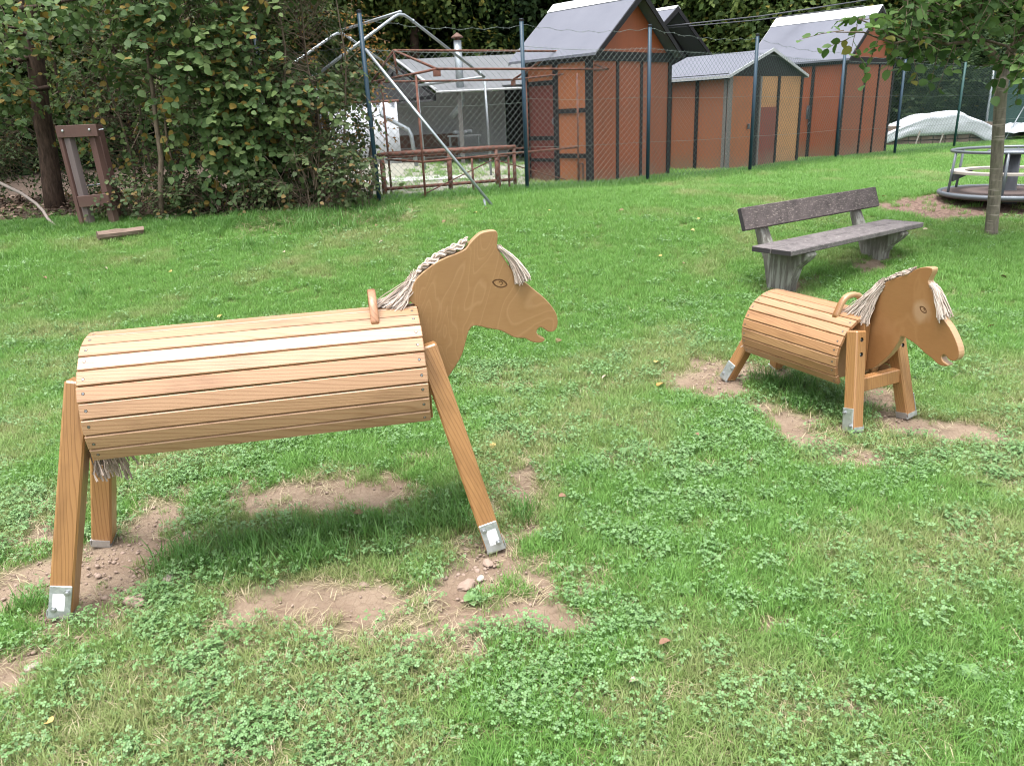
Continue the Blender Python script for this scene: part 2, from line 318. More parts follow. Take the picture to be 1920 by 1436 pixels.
b = NB('mossy_cast_concrete'); v = b.coord('Object'); n = b.noise(v, 9, 6, .65); s = b.noise(b.coord('Object', (10, 10, 1.2)), 2.4, 4, .6)
c = b.mix(n, (.07, .065, .055), (.165, .155, .138)); c = b.mix(b.ramp(s, [(.48, 0), (.6, .8)]), c, (.25, .25, .22)); c = b.mix(b.ramp(s, [(.3, .8), (.42, 0)]), c, (.055, .045, .036))
b.bsdf(c, .9, 0, .2, b.bump(n, .6, .008)); MT['mossconc'] = b.m
MT['frame'] = board('brown_stained_post', (.088, .046, .038), amt=.4)
MT['frame2'] = board('greyed_post_face', (.125, .098, .095), amt=.3)
b = NB('split_log_wood'); v = b.coord('Object', (3, 26, 26)); f = b.noise(v, 2, 5, .6); b.bsdf(b.mix(f, (.095, .065, .05), (.24, .175, .14)), .9, 0, .2, b.bump(f, .7, .008)); MT['log'] = b.m
MT['stone'] = plain('pinkish_stone', (.26, .19, .15), .9, var=.25, scale=30, bump=.4)
MT['rock'] = plain('pale_stone', (.34, .285, .245), .9, var=.2, scale=30, bump=.4)
# ------------------------------------------------------------------ mesh builders
class MB:
    def __init__(s): s.v = []; s.f = []; s.mi = []; s.lv = []
    def add(s, v, f, mi=0, lv=.5):
        o = len(s.v); s.v += [tuple(p) for p in v]; s.f += [tuple(i+o for i in q) for q in f]; s.mi += [mi]*len(f); s.lv += [lv]*len(v)
    def box(s, c, d, rot=None, ch=0.0, mi=0):
        hx, hy, hz = d[0]/2, d[1]/2, d[2]/2; c = Vector(c)
        if ch > 0:
            k = min(ch, hx*.9, hy*.9, hz*.9); vs = []; idx = {}
            for sx in (-1, 1):
                for sy in (-1, 1):
                    for sz in (-1, 1):
                        for ax in range(3):
                            p = [sx*(hx-k), sy*(hy-k), sz*(hz-k)]; p[ax] = (sx, sy, sz)[ax]*(hx, hy, hz)[ax]
                            idx[(sx, sy, sz, ax)] = len(vs); vs.append(p)
            fs = []
            for ax in range(3):
                a, bb = [i for i in range(3) if i != ax]
                for sg in (-1, 1):
                    q = []
                    for (u, w) in ((-1, -1), (1, -1), (1, 1), (-1, 1)):
                        k3 = [0, 0, 0]; k3[ax] = sg; k3[a] = u; k3[bb] = w; q.append(idx[(*k3, ax)])
                    if (sg < 0) ^ (ax == 1): q.reverse()
                    fs.append(q)
            for ax in range(3):
                a, bb = [i for i in range(3) if i != ax]
                for u in (-1, 1):
                    for w in (-1, 1):
                        k0 = [0]*3; k1 = [0]*3; k0[ax] = -1; k1[ax] = 1
                        for kk in (k0, k1): kk[a] = u; kk[bb] = w
                        q = [idx[(*k0, a)], idx[(*k1, a)], idx[(*k1, bb)], idx[(*k0, bb)]]
                        fs.append(q)
            for sx in (-1, 1):
                for sy in (-1, 1):
                    for sz in (-1, 1): fs.append([idx[(sx, sy, sz, i)] for i in range(3)])
        else:
            vs = [(sx*hx, sy*hy, sz*hz) for sx in (-1, 1) for sy in (-1, 1) for sz in (-1, 1)]
            fs = [(0, 1, 3, 2), (4, 6, 7, 5), (0, 4, 5, 1), (2, 3, 7, 6), (0, 2, 6, 4), (1, 5, 7, 3)]
        vs = [Vector(p) for p in vs]
        if rot is not None: vs = [rot @ p for p in vs]
        s.add([p+c for p in vs], fs, mi); return s
    def tube(s, pts, r, n=8, cap=True, mi=0, lv=.5):
        pts = [Vector(p) for p in pts]; m = len(pts); rs = r if hasattr(r, '__len__') else [r]*m
        vs = []; t0 = (pts[1]-pts[0]).normalized(); ref = Vector((0, 0, 1)) if abs(t0.z) < .9 else Vector((1, 0, 0))
        nx = t0.cross(ref).normalized()
        for i, p in enumerate(pts):
            t = (pts[min(i+1, m-1)]-pts[max(i-1, 0)]).normalized()
            nx = (nx-t*nx.dot(t)).normalized(); ny = t.cross(nx)
            for k in range(n):
                a = 2*math.pi*k/n; vs.append(p+(nx*math.cos(a)+ny*math.sin(a))*rs[i])
        fs = [(i*n+k, i*n+(k+1) % n, (i+1)*n+(k+1) % n, (i+1)*n+k) for i in range(m-1) for k in range(n)]
        if cap: fs += [tuple(range(n-1, -1, -1)), tuple((m-1)*n+k for k in range(n))]
        s.add(vs, fs, mi, lv); return s
    def prism(s, poly, mat, h0, h1, mi=0):
        """closed 2-D polygon (u, w) placed by mat (columns u, w, normal), extruded from h0 to h1"""
        n = len(poly); vs = [mat @ Vector((u, w, h0)) for u, w in poly]+[mat @ Vector((u, w, h1)) for u, w in poly]
        fs = [tuple(range(n-1, -1, -1)), tuple(range(n, 2*n))]+[(i, (i+1) % n, n+(i+1) % n, n+i) for i in range(n)]
        s.add(vs, fs, mi); return s
    def slab(s, q, th, mi=0):
        """four corner points given a thickness along their normal"""
        q = [Vector(p) for p in q]; nrm = (q[1]-q[0]).cross(q[-1]-q[0]).normalized(); n = len(q)
        vs = q+[p-nrm*th for p in q]; fs = [tuple(range(n)), tuple(range(2*n-1, n-1, -1))]+[(i, n+i, n+(i+1) % n, (i+1) % n) for i in range(n)]
        s.add(vs, fs, mi); return s
    def lathe(s, prof, n=24, c=(0, 0, 0), mi=0):
        c = Vector(c); vs = []; m = len(prof)
        for k in range(n):
            a = 2*math.pi*k/n
            for r, z in prof: vs.append(c+Vector((r*math.cos(a), r*math.sin(a), z)))
        fs = [(k*m+i, ((k+1) % n)*m+i, ((k+1) % n)*m+i+1, k*m+i+1) for k in range(n) for i in range(m-1)]
        s.add(vs, fs, mi); return s
    def mesh(s, name, mats, smooth=False):
        me = bpy.data.meshes.new(name); me.from_pydata(s.v, [], s.f)
        for m in (mats if isinstance(mats, (list, tuple)) else [mats]): me.materials.append(MT[m] if isinstance(m, str) else m)
        if any(s.mi): me.polygons.foreach_set('material_index', s.mi)
        a = me.attributes.new('lv', 'FLOAT', 'POINT'); a.data.foreach_set('value', s.lv)
        bmx = __import__('bmesh').new(); bmx.from_mesh(me); __import__('bmesh').ops.recalc_face_normals(bmx, faces=bmx.faces); bmx.to_mesh(me); bmx.free()
        if smooth: me.shade_smooth()
        me.update(); return me

def link(name, me, parent=None, mat=None, loc=None):
    o = bpy.data.objects.new(name, me); COL.objects.link(o)
    if parent is not None: o.parent = parent
    if mat is not None: o.matrix_local = mat
    if loc is not None: o.location = loc
    return o
def obj(name, mb, mats, parent=None, smooth=False, mat=None, loc=None): return link(name, mb.mesh(name, mats, smooth), parent, mat, loc)
def tag(o, label=None, cat=None, group=None, kind=None):
    if label: o['label'] = label
    if cat: o['category'] = cat
    if group: o['group'] = group
    if kind: o['kind'] = kind
    return o
def thing(name, label, cat, loc=(0, 0, 0), rz=0, group=None):
    o = bpy.data.objects.new(name, None); o.empty_display_size = .1; COL.objects.link(o); o.location = loc; o.rotation_euler = (0, 0, rz)
    return tag(o, label, cat, group)
def axes(origin, x, y, z):
    m = Matrix.Identity(4)
    for i in range(3): m[i][0], m[i][1], m[i][2], m[i][3] = x[i], y[i], z[i], origin[i]
    return m
def npmesh(name, v, f, mat, attrs=None, smooth=False):
    v = np.asarray(v, np.float32); f = np.asarray(f, np.int32); k = f.shape[1]
    me = bpy.data.meshes.new(name); me.vertices.add(len(v)); me.vertices.foreach_set('co', v.ravel())
    me.loops.add(f.size); me.loops.foreach_set('vertex_index', f.ravel())
    me.polygons.add(len(f)); me.polygons.foreach_set('loop_start', np.arange(0, f.size, k, dtype=np.int32)); me.polygons.foreach_set('loop_total', np.full(len(f), k, np.int32))
    for n_, a in (attrs or {}).items():
        at = me.attributes.new(n_, 'FLOAT', 'POINT'); at.data.foreach_set('value', np.asarray(a, np.float32).ravel())
    for m in (mat if isinstance(mat, (list, tuple)) else [mat]): me.materials.append(MT[m] if isinstance(m, str) else m)
    me.update(calc_edges=True); me.validate()
    if smooth: me.shade_smooth()
    return me

# ------------------------------------------------------------------ leaves
def leaf_template(kind):
    if kind == 'ovate':
        v = [(0, 0, 0), (.35, 0, -.02), (.7, 0, -.05), (1, 0, -.14), (.13, .26, .03), (.42, .39, .05), (.76, .27, .0), (.13, -.26, .03), (.42, -.39, .05), (.76, -.27, .0)]
        f = [(0, 1, 4), (1, 5, 4), (1, 2, 5), (2, 6, 5), (2, 3, 6), (0, 7, 1), (1, 7, 8), (1, 8, 2), (2, 8, 9), (2, 9, 3)]
    elif kind == 'lance':
        v = [(0, 0, 0), (.5, 0, -.03), (1, 0, -.12), (.4, .24, .05), (.4, -.24, .05)]
        f = [(0, 1, 3), (1, 2, 3), (0, 4, 1), (1, 4, 2)]
    else:   # folded diamond for far foliage
        v = [(0, 0, 0), (.45, .34, .08), (1, 0, -.1), (.45, -.34, .08)]
        f = [(0, 2, 1), (0, 3, 2)]
    return np.array(v), np.array(f)
def unit(a): return a/np.maximum(np.linalg.norm(a, axis=-1, keepdims=True), 1e-9)
def leaves_np(pos, d, nrm, size, lv, kind):
    T, F = leaf_template(kind); N = len(pos); d = unit(d); y = unit(np.cross(nrm, d)); z = np.cross(d, y)
    V = pos[:, None]+size[:, None, None]*(T[None, :, 0, None]*d[:, None]+T[None, :, 1, None]*y[:, None]+T[None, :, 2, None]*z[:, None])
    FF = (F[None]+(np.arange(N)*len(T))[:, None, None]).reshape(-1, 3)
    return V.reshape(-1, 3), FF, np.repeat(lv, len(T))
def lvals(n, yellow=.05, lo=0.0, hi=.86):
    a = rng.uniform(lo, hi, n); k = rng.random(n) < yellow; a[k] = rng.uniform(.92, 1.0, k.sum()); return a
def sprays(centers, outdir, ntw, nleaf, tl, size, yellow, spread=.7, droop=.35, sv=.25, up=.55):
    """short leafy twigs: start points with outward directions -> leaves set alternately along each twig"""
    N = len(centers); d = unit(outdir+rng.normal(0, spread, (N, 3))); d[:, 2] -= droop*rng.random(N); d = unit(d)
    L = tl*rng.uniform(.6, 1.3, N); t = (np.arange(nleaf)+.6)/nleaf
    pos = centers[:, None]+d[:, None]*L[:, None, None]*t[None, :, None]; pos[:, :, 2] -= .25*L[:, None]*t[None]**2
    side = unit(np.cross(d, np.array([0, 0, 1.])+rng.normal(0, .3, (N, 3))))
    sg = np.where(np.arange(nleaf) % 2 == 0, 1, -1)[None, :, None]
    ld = d[:, None]*.55+side[:, None]*sg*.85+rng.normal(0, .28, (N, nleaf, 3)); ld[..., 2] -= .22
    nr = np.array([0, 0, up])+outdir[:, None]*.55+rng.normal(0, .33, (N, nleaf, 3))
    base = lvals(N, 0)
    lv = np.clip(base[:, None]+rng.normal(0, .16, (N, nleaf)), 0, .86); yl = rng.random((N, nleaf)) < yellow; lv[yl] = rng.uniform(.92, 1, yl.sum())
    sz = size*rng.uniform(1-sv, 1+sv, (N, nleaf))
    return pos.reshape(-1, 3), ld.reshape(-1, 3), nr.reshape(-1, 3), sz.ravel(), lv.ravel(), (centers, d, L)

# ------------------------------------------------------------------ the setting: one ground sheet
def axis_grid(a, b, fa, fb, fine, coarse):
    left = []; x = fa; st = fine
    while x > a: st = min(st*1.25, coarse); x -= st; left.append(x)
    right = []; x = fb; st = fine
    while x < b: st = min(st*1.25, coarse); x += st; right.append(x)
    return np.array(left[::-1]+list(np.arange(fa, fb+1e-6, fine))+right)
gx = axis_grid(-140, 160, -2.6, 3.1, .024, 4); gy = axis_grid(-60, 260, 1.2, 5.0, .024, 4)
gx = np.unique(np.concatenate([gx, np.arange(-7, 14, .2)])); gy = np.unique(np.concatenate([gy, np.arange(5, 22, .2)]))
X, Y = np.meshgrid(gx, gy); ba = bare(X, Y); near = (np.abs(X) < 4) & (Y > .5) & (Y < 6)
Z = Gs(X, Y) + np.where(near, (fbm(X*14, Y*14, 5, 4)-.5)*.018*(.4+ba) - .010*ba, 0) + (fbm(X*1.1, Y*1.1, 8, 3)-.5)*.05*np.clip((Y-4)/3, 0, 1)
hole = ell(X, Y, [(-1.565, 2.39, .05, .035, .2, 1.2)]); Z -= hole*.035
nx_, ny_ = len(gx), len(gy); ii = (np.arange(ny_-1)[:, None]*nx_+np.arange(nx_-1)[None]).ravel()
F4 = np.stack([ii, ii+1, ii+nx_+1, ii+nx_], 1)
me = npmesh('ground', np.stack([X, Y, Z], -1).reshape(-1, 3), F4, 'ground', {'bare': ba, 'mulch': mulch(X, Y), 'litter': litter(X, Y), 'gravel': gravel(X, Y)}, True)
tag(link('ground', me), kind='structure')
def Gz(x, y): return Gs(x, y)+(fbm(np.asarray(x)*1.1, np.asarray(y)*1.1, 8, 3)-.5)*.05*np.clip((np.asarray(y)-4)/3, 0, 1)

# ------------------------------------------------------------------ grass, clover, straw: scattered tufts (stuff)
def blades(n, rad, h, w, bend, seed, seg=3, lay=0.0):
    r = np.random.default_rng(seed); V = []; F = []; T = []; LV = []
    for i in range(n):
        a = r.uniform(0, 6.283); q = rad*math.sqrt(r.random()); p = np.array([q*math.cos(a), q*math.sin(a), -.004]); az = r.uniform(0, 6.283)
        L = h*r.uniform(.55, 1.25); ww = w*r.uniform(.7, 1.3); bd = bend*r.uniform(.3, 1.5); th = r.uniform(0, .5)+lay
        dv = np.array([math.cos(az), math.sin(az), 0]); sd = np.array([-math.sin(az+r.normal(0, .5)), math.cos(az), 0]); lv = r.random(); o = len(V)
        for k in range(seg+1):
            t = k/seg; wk = ww*.5*(1-t**2.2) if k < seg else 0
            if k == seg: V.append(p)
            else: V += [p-sd*wk, p+sd*wk]
            T += [t]*(1 if k == seg else 2); LV += [lv]*(1 if k == seg else 2)
            an = min(th+bd*t, 1.75); p = p+(dv*math.sin(an)+np.array([0, 0, math.cos(an)]))*L/seg
        for k in range(seg-1): F += [(o+2*k, o+2*k+1, o+2*k+3), (o+2*k, o+2*k+3, o+2*k+2)]
        F.append((o+2*seg-2, o+2*seg-1, o+2*seg))
    return np.array(V), np.array(F), T, LV
def clovers(n, rad, h, s, seed):
    r = np.random.default_rng(seed); V = []; F = []; T = []; LV = []
    for i in range(n):
        a = r.uniform(0, 6.283); q = rad*math.sqrt(r.random()); hh = h*r.uniform(.5, 1.2); c = np.array([q*math.cos(a), q*math.sin(a), hh]); lv = r.random(); ss = s*r.uniform(.65, 1.3); o = len(V)
        st = np.array([r.normal(0, .01), r.normal(0, .01), -hh])
        V += [c+st+[.0008, 0, 0], c+st-[.0008, 0, 0], c]; F.append((o, o+1, o+2)); T += [.9]*3; LV += [lv*.4]*3
        tilt = r.normal(0, .32, 2); a0 = r.uniform(0, 6.283)
        for k in range(3):
            b = a0+k*2.094+r.normal(0, .1); x = np.array([math.cos(b), math.sin(b), 0]); y = np.array([-math.sin(b), math.cos(b), 0]); z = np.array([0, 0, 1.]); o = len(V)
            pr = [(0, 0, 0, 0), (.45, 0, -.03, .42), (.96, 0, -.02, 1), (.42, .42, .10, .4), (.88, .40, .06, .8), (.42, -.42, .10, .4), (.88, -.40, .06, .8)]
            for (u, w, zz, t) in pr:
                pt = x*u*ss+y*w*ss+z*zz*ss; pt = pt+z*(pt[0]*tilt[0]+pt[1]*tilt[1]); V.append(c+pt); T.append(t); LV.append(lv)
            F += [(o, o+1, o+3), (o+1, o+4, o+3), (o+1, o+2, o+4), (o, o+5, o+1), (o+1, o+5, o+6), (o+1, o+6, o+2)]
    return np.array(V), np.array(F), T, LV
def proto_collection(name, metas, mat):
    c = bpy.data.collections.new(name)
    for i, (V, F, T, LV) in enumerate(metas):
        me = npmesh(name, V, F, mat, {'t': T, 'lv': LV}); o = bpy.data.objects.new('%s_tuft_%02d' % (name, i), me); c.objects.link(o)
    return c
def scatter(name, pts, scl, tint, coll, nvar, label=None):
    n = len(pts); me = bpy.data.meshes.new(name); me.vertices.add(n); me.vertices.foreach_set('co', np.asarray(pts, np.float32).ravel())
    rot = np.stack([rng.normal(0, .08, n), rng.normal(0, .08, n), rng.uniform(0, 6.283, n)], 1).astype(np.float32)
    a = me.attributes.new('rot', 'FLOAT_VECTOR', 'POINT'); a.data.foreach_set('vector', rot.ravel())
    for k, d in (('scl', scl), ('tint', tint)): a = me.attributes.new(k, 'FLOAT', 'POINT'); a.data.foreach_set('value', np.asarray(d, np.float32))
    a = me.attributes.new('idx', 'INT', 'POINT'); a.data.foreach_set('value', rng.integers(0, nvar, n).astype(np.int32))
    o = link(name, me); g = bpy.data.node_groups.new(name+'_scatter', 'GeometryNodeTree')
    g.interface.new_socket('Geometry', in_out='INPUT', socket_type='NodeSocketGeometry'); g.interface.new_socket('Geometry', in_out='OUTPUT', socket_type='NodeSocketGeometry')
    gi = g.nodes.new('NodeGroupInput'); go = g.nodes.new('NodeGroupOutput'); ip = g.nodes.new('GeometryNodeInstanceOnPoints'); ci = g.nodes.new('GeometryNodeCollectionInfo')
    ci.inputs['Collection'].default_value = coll; ci.inputs['Separate Children'].default_value = True; ci.inputs['Reset Children'].default_value = True
    ip.inputs['Pick Instance'].default_value = True
    def na(nm, ty):
        q = g.nodes.new('GeometryNodeInputNamedAttribute'); q.data_type = ty; q.inputs['Name'].default_value = nm; return q.outputs['Attribute']
    e = g.nodes.new('FunctionNodeEulerToRotation'); g.links.new(na('rot', 'FLOAT_VECTOR'), e.inputs[0])
    g.links.new(gi.outputs[0], ip.inputs['Points']); g.links.new(ci.outputs[0], ip.inputs['Instance']); g.links.new(na('idx', 'INT'), ip.inputs['Instance Index'])
    g.links.new(e.outputs[0], ip.inputs['Rotation']); g.links.new(na('scl', 'FLOAT'), ip.inputs['Scale']); g.links.new(ip.outputs[0], go.inputs[0])
    m = o.modifiers.new('scatter', 'NODES'); m.node_group = g
    tag(o, label, kind='stuff'); return o
def sample(n, x0, x1, y0, y1): return rng.uniform(x0, x1, n), rng.uniform(y0, y1, n)
def inview(x, y, m=.6): return (x > -(.72*y+m)) & (x < .70*y+m)
def keep(x, y, prob): k = rng.random(len(x)) < prob; return x[k], y[k]

FX = (-4.2, 4.6)
def zones(x, y):
    b = bare(x, y); tl = np.clip(ell(x, y, TALL, 1.0), 0, 1); li = litter(x, y); mu = mulch(x, y); gr = gravel(x, y)
    dryn = fbm(x*1.7+9, y*1.7, 33, 4)+.13*np.clip((.6-x)/.8, 0, 1)*np.clip((2.45-y)/.5, 0, 1)+.10*np.clip(ell(x, y, BARE)*1.2-.1, 0, 1)+.05*np.exp(-((x-1.9)/.6)**2-((y-2.9)/.35)**2); clov = fbm(x*1.5, y*1.5+4, 77, 4)
    return b, tl, li, mu, gr, dryn, clov
def add_grass():
    P = []; S = []; T = []
    for (x0, x1, y0, y1, dens, sc) in ((-4.4, 4.6, .7, 3.2, 1500, .88), (-5.6, 6.2, 3.2, 5.4, 1150, 1.0), (-8.2, 9.5, 5.4, 8, 900, 1.0), (-10, 12, 8, 11.5, 640, 1.12), (-2, 17, 11.5, 22, 300, 1.45), (-12, -4.5, 2, 8.5, 240, 1.5), (5, 17, 2, 12, 240, 1.5)):
        n = int(dens*(x1-x0)*(y1-y0)); x, y = sample(n, x0, x1, y0, y1); k = inview(x, y, .9) | (dens == 240); x, y = x[k], y[k]
        b, tl, li, mu, gr, dr, cl = zones(x, y)
        pr = (1-b*.94)*(1-li*.96)*(1-mu*.97)*(1-gr*.93)*(1-tl*.7)*np.clip(1.35-.9*np.clip((cl-.52)/.16, 0, 1)*(y < 5.4), 0, 1)*np.clip(1.4-1.1*np.clip((dr-.5)/.15, 0, 1)*(y < 4.6)*.75, .2, 1)
        k = rng.random(len(x)) < pr; x, y, dr, b = x[k], y[k], dr[k], b[k]
        P.append(np.stack([x, y, Gz(x, y)], 1)); far = np.clip((y-3.6)/2.5, 0, 1)
        S.append(sc*rng.uniform(.7, 1.25, len(x))*(1-.35*b)); T.append(np.clip((dr-.44)/.24+rng.normal(0, .14, len(x))-.6*far+.06*(1-far)+.35*b, 0, 1))
    met = [blades(34, .044, .054, .0028, 1.35, 100+i) for i in range(8)]
    scatter('grass', np.concatenate(P), np.concatenate(S), np.concatenate(T), proto_collection('mown_grass', met, 'grass'), 8)
def add_lush():
    P = []; S = []
    x, y = sample(90000, -2.2, 3.8, 2.1, 7.2); tl = ell(x, y, TALL, 1.0)+(fbm(x*9, y*9, 61)-.5)*.5; k = (rng.random(len(x)) < np.clip((tl-.35)/.4, 0, 1)*np.where(y < 5.4, .20, .07)); x, y = x[k], y[k]
    P.append(np.stack([x, y, Gz(x, y)], 1)); S.append(rng.uniform(.65, 1.15, len(x))*np.where(y > 5.4, .6, 1))
    # unmown strips along the fence and below the shrubs
    n = 42000; x = rng.uniform(-1.7, 13, n); y = fence_y(x)+rng.normal(.12, .24, n); k = inview(x, y) & (rng.random(n) < .34*np.clip(.45+fbm(x*2, y*2, 19), 0, 1)); x, y = x[k], y[k]
    P.append(np.stack([x, y, Gz(x, y)], 1)); S.append(rng.uniform(.45, 1.15, len(x)))
    n = 16000; x = rng.uniform(-7.5, -1.2, n); y = hedge_front(x)-.18+rng.normal(0, .20, n); k = rng.random(n) < .42*fbm(x*3, y*3, 29); x, y = x[k], y[k]
    P.append(np.stack([x, y, Gz(x, y)], 1)); S.append(rng.uniform(.45, 1.0, len(x))*(1+.45*(x > -3.2)))
    # a few long tussocks on the left side of the lawn
    for cx, cy, n, s in ((-2.55, 7.9, 12, 1.5), (-1.9, 8.6, 16, 1.8), (-3.8, 6.6, 7, 1.2), (-2.3, 8.5, 9, 1.5), (-5.3, 7.7, 6, 1.3)):
        x = cx+rng.normal(0, .16, n); y = cy+rng.normal(0, .12, n); P.append(np.stack([x, y, Gz(x, y)], 1)); S.append(s*rng.uniform(.7, 1.2, n))
    P = np.concatenate(P); met = [blades(26, .05, .105, .0040, 1.25, 200+i, 4) for i in range(6)]
    scatter('lush_grass', P, np.concatenate(S), rng.uniform(0, 1, len(P)), proto_collection('lush_grass', met, 'lush'), 6)
def add_clover():
    P = []; S = []; T = []
    for (x0, x1, y0, y1, dens, sc) in ((-3.6, 4.2, 1.15, 3.3, 900, 1.0), (-5, 5.4, 3.3, 6.0, 620, 1.05), (-6, 7.5, 6.0, 8.5, 90, 1.4)):
        n = int(dens*(x1-x0)*(y1-y0)); x, y = sample(n, x0, x1, y0, y1); k = inview(x, y, .5); x, y = x[k], y[k]
        b, tl, li, mu, gr, dr, cl = zones(x, y); micro = fbm(x*11, y*11, 87, 2)
        pr = np.clip((cl-.30)/.34, .25, .9)*(1-b*.985)*(1-li)*(1-mu)*(1-np.clip(tl, 0, 1)*.35)*np.clip((micro-.28)/.3, .1, 1); pr = np.where(y > 5.5, pr*.5, pr)
        k = rng.random(len(x)) < pr; x, y, tl = x[k], y[k], tl[k]
        P.append(np.stack([x, y, Gz(x, y)], 1)); S.append(sc*rng.uniform(.7, 1.25, len(x))*(1+.25*tl)); T.append(np.clip(rng.normal(.25, .25, len(x)), 0, 1))
    met = [clovers(15, .05, .034, .0068, 300+i) for i in range(8)]
    scatter('clover', np.concatenate(P), np.concatenate(S), np.concatenate(T), proto_collection('clover', met, 'clover'), 8)
def add_straw():
    P = []; S = []
    for (x0, x1, y0, y1, dens, sc) in ((-3.4, 4.0, 1.15, 3.4, 620, 1.0), (-4.6, 5, 3.4, 6.0, 300, 1.1)):
        n = int(dens*(x1-x0)*(y1-y0)); x, y = sample(n, x0, x1, y0, y1); k = inview(x, y, .5); x, y = x[k], y[k]
        b, tl, li, mu, gr, dr, cl = zones(x, y); be = np.clip(b*(1-b)*4, 0, 1); edge = np.clip(ell(x, y, BARE), 0, 1)*(b < .6)
        pr = np.clip(.12+.95*np.clip((dr-.42)/.18, 0, 1)+.5*be+.45*edge+.35*np.clip((.4-x)/1.0, 0, 1)*np.clip((2.3-y)/.5, 0, 1), 0, 1)*(1-.85*(b > .85))*(1-tl*.9)
        k = rng.random(len(x)) < pr; x, y = x[k], y[k]; P.append(np.stack([x, y, Gz(x, y)+.003], 1)); S.append(sc*rng.uniform(.6, 1.25, len(x)))
    n = 9000; x = rng.uniform(-2.9, -1.2, n); y = hedge_front(x)-.10+rng.normal(0, .28, n); k = rng.random(n) < .5*fbm(x*3, y*3, 39); x, y = x[k], y[k]; P.append(np.stack([x, y, Gz(x, y)], 1)); S.append(rng.uniform(1.6, 3.6, len(x)))
    n = 2500; x = rng.uniform(-6.5, -1.5, n); y = rng.uniform(6.6, 8.9, n); k = rng.random(n) < .5*(fbm(x*1.2, y*1.2, 49) > .56); x, y = x[k], y[k]; P.append(np.stack([x, y, Gz(x, y)], 1)); S.append(rng.uniform(1, 1.7, len(x)))
    P = np.concatenate(P); met = [blades(11, .05, .06, .0024, .6, 400+i, 3, .95) for i in range(6)]
    scatter('dry_grass', P, np.concatenate(S), rng.uniform(0, 1, len(P)), proto_collection('dry_grass', met, 'straw'), 6)
def add_weeds():
    def rosette(seed):
        r = np.random.default_rng(seed); pos = []; d = []; nr = []; sz = []
        for k in range(8):
            a = k*.785+r.normal(0, .2); pos.append((0, 0, .012)); d.append((math.cos(a), math.sin(a), r.uniform(.05, .5))); nr.append((0, 0, 1)); sz.append(r.uniform(.022, .042))
        V, F, lv = leaves_np(np.array(pos), np.array(d), np.array(nr, float)+r.normal(0, .05, (8, 3)), np.array(sz), r.uniform(.2, 1, 8), 'ovate'); return V, F, np.full(len(V), .9), lv
    n = 420; x = rng.uniform(-5, 6, n); y = rng.uniform(1.4, 9, n); b = bare(x, y); k = inview(x, y) & (b < .3) & (rng.random(n) < np.where(y < 5, .22, .4)); x, y = x[k], y[k]
    hx = rng.uniform(-2.7, -1.0, 60); hy = hedge_front(hx)-.2+rng.normal(0, .2, 60); x = np.concatenate([x, hx]); y = np.concatenate([y, hy])
    P = np.stack([x, y, Gz(x, y)], 1); s = rng.uniform(.6, 1.3, len(x)); s[-60:] *= 1.8
    scatter('weeds', P, s, rng.uniform(0, .6, len(x)), proto_collection('weed_rosette', [rosette(500+i) for i in range(4)], 'clover'), 4)
def add_clods():
    n = 34000; x = rng.uniform(-2.3, 2.7, n); y = rng.uniform(1.8, 4.9, n); b = bare(x, y)
    feet = ell(x, y, [(-1.58, 2.62, .22, .34, -.3, 1.2), (-.14, 2.58, .14, .14, 0, 1.2), (-.12, 2.42, .14, .12, 0, .9), (1.52, 4.5, .22, .13, 0, 1.1), (2.02, 3.72, .1, .1, 0, .8)])
    k = (rng.random(n) < b*np.clip(.10+feet*.75, 0, 1)); x, y = x[k], y[k]
    met = []
    for i in range(5):
        r = np.random.default_rng(600+i); import bmesh
        bm = bmesh.new(); bmesh.ops.create_icosphere(bm, subdivisions=1, radius=1); V = np.array([v.co[:] for v in bm.verts])*r.uniform(.65, 1.25, (len(bm.verts), 1))*np.array([1, .8, .6]); F = np.array([[v.index for v in f.verts] for f in bm.faces]); bm.free()
        met.append((V*.009, F, np.full(len(V), .5), np.full(len(V), .5)))
    s = np.exp(rng.normal(-.75, .55, len(x))); scatter('soil_clods', np.stack([x, y, Gz(x, y)-.004], 1), s, rng.random(len(x)), proto_collection('soil_clod', met, 'stone'), 5)
add_grass(); add_lush(); add_clover(); add_straw(); add_weeds(); add_clods()
def litter_leaves():
    n = 5200; x = rng.uniform(-9, -1.9, n); y = rng.uniform(8.9, 12.5, n); k = rng.random(n) < litter(x, y)*.95; x, y = x[k], y[k]; N = len(x)
    pos = np.stack([x, y, Gz(x, y)+rng.uniform(.005, .06, N)], 1); nr = np.array([0, 0, 1.])+rng.normal(0, .45, (N, 3)); d = rng.normal(0, 1, (N, 3))*np.array([1, 1, .25])
    V, F, lv = leaves_np(pos, d, nr, rng.uniform(.05, .09, N), rng.random(N), 'diamond')
    b = NB('rotting_leaf'); b.bsdf(b.ramp(b.attr('lv'), [(0, (.045, .03, .022)), (.6, (.13, .085, .06)), (1, (.26, .19, .15))]), .9, 0, .2)
    o = link('leaf_litter', npmesh('leaf_litter', V, F, b.m, {'lv': lv})); tag(o, kind='stuff')
litter_leaves()
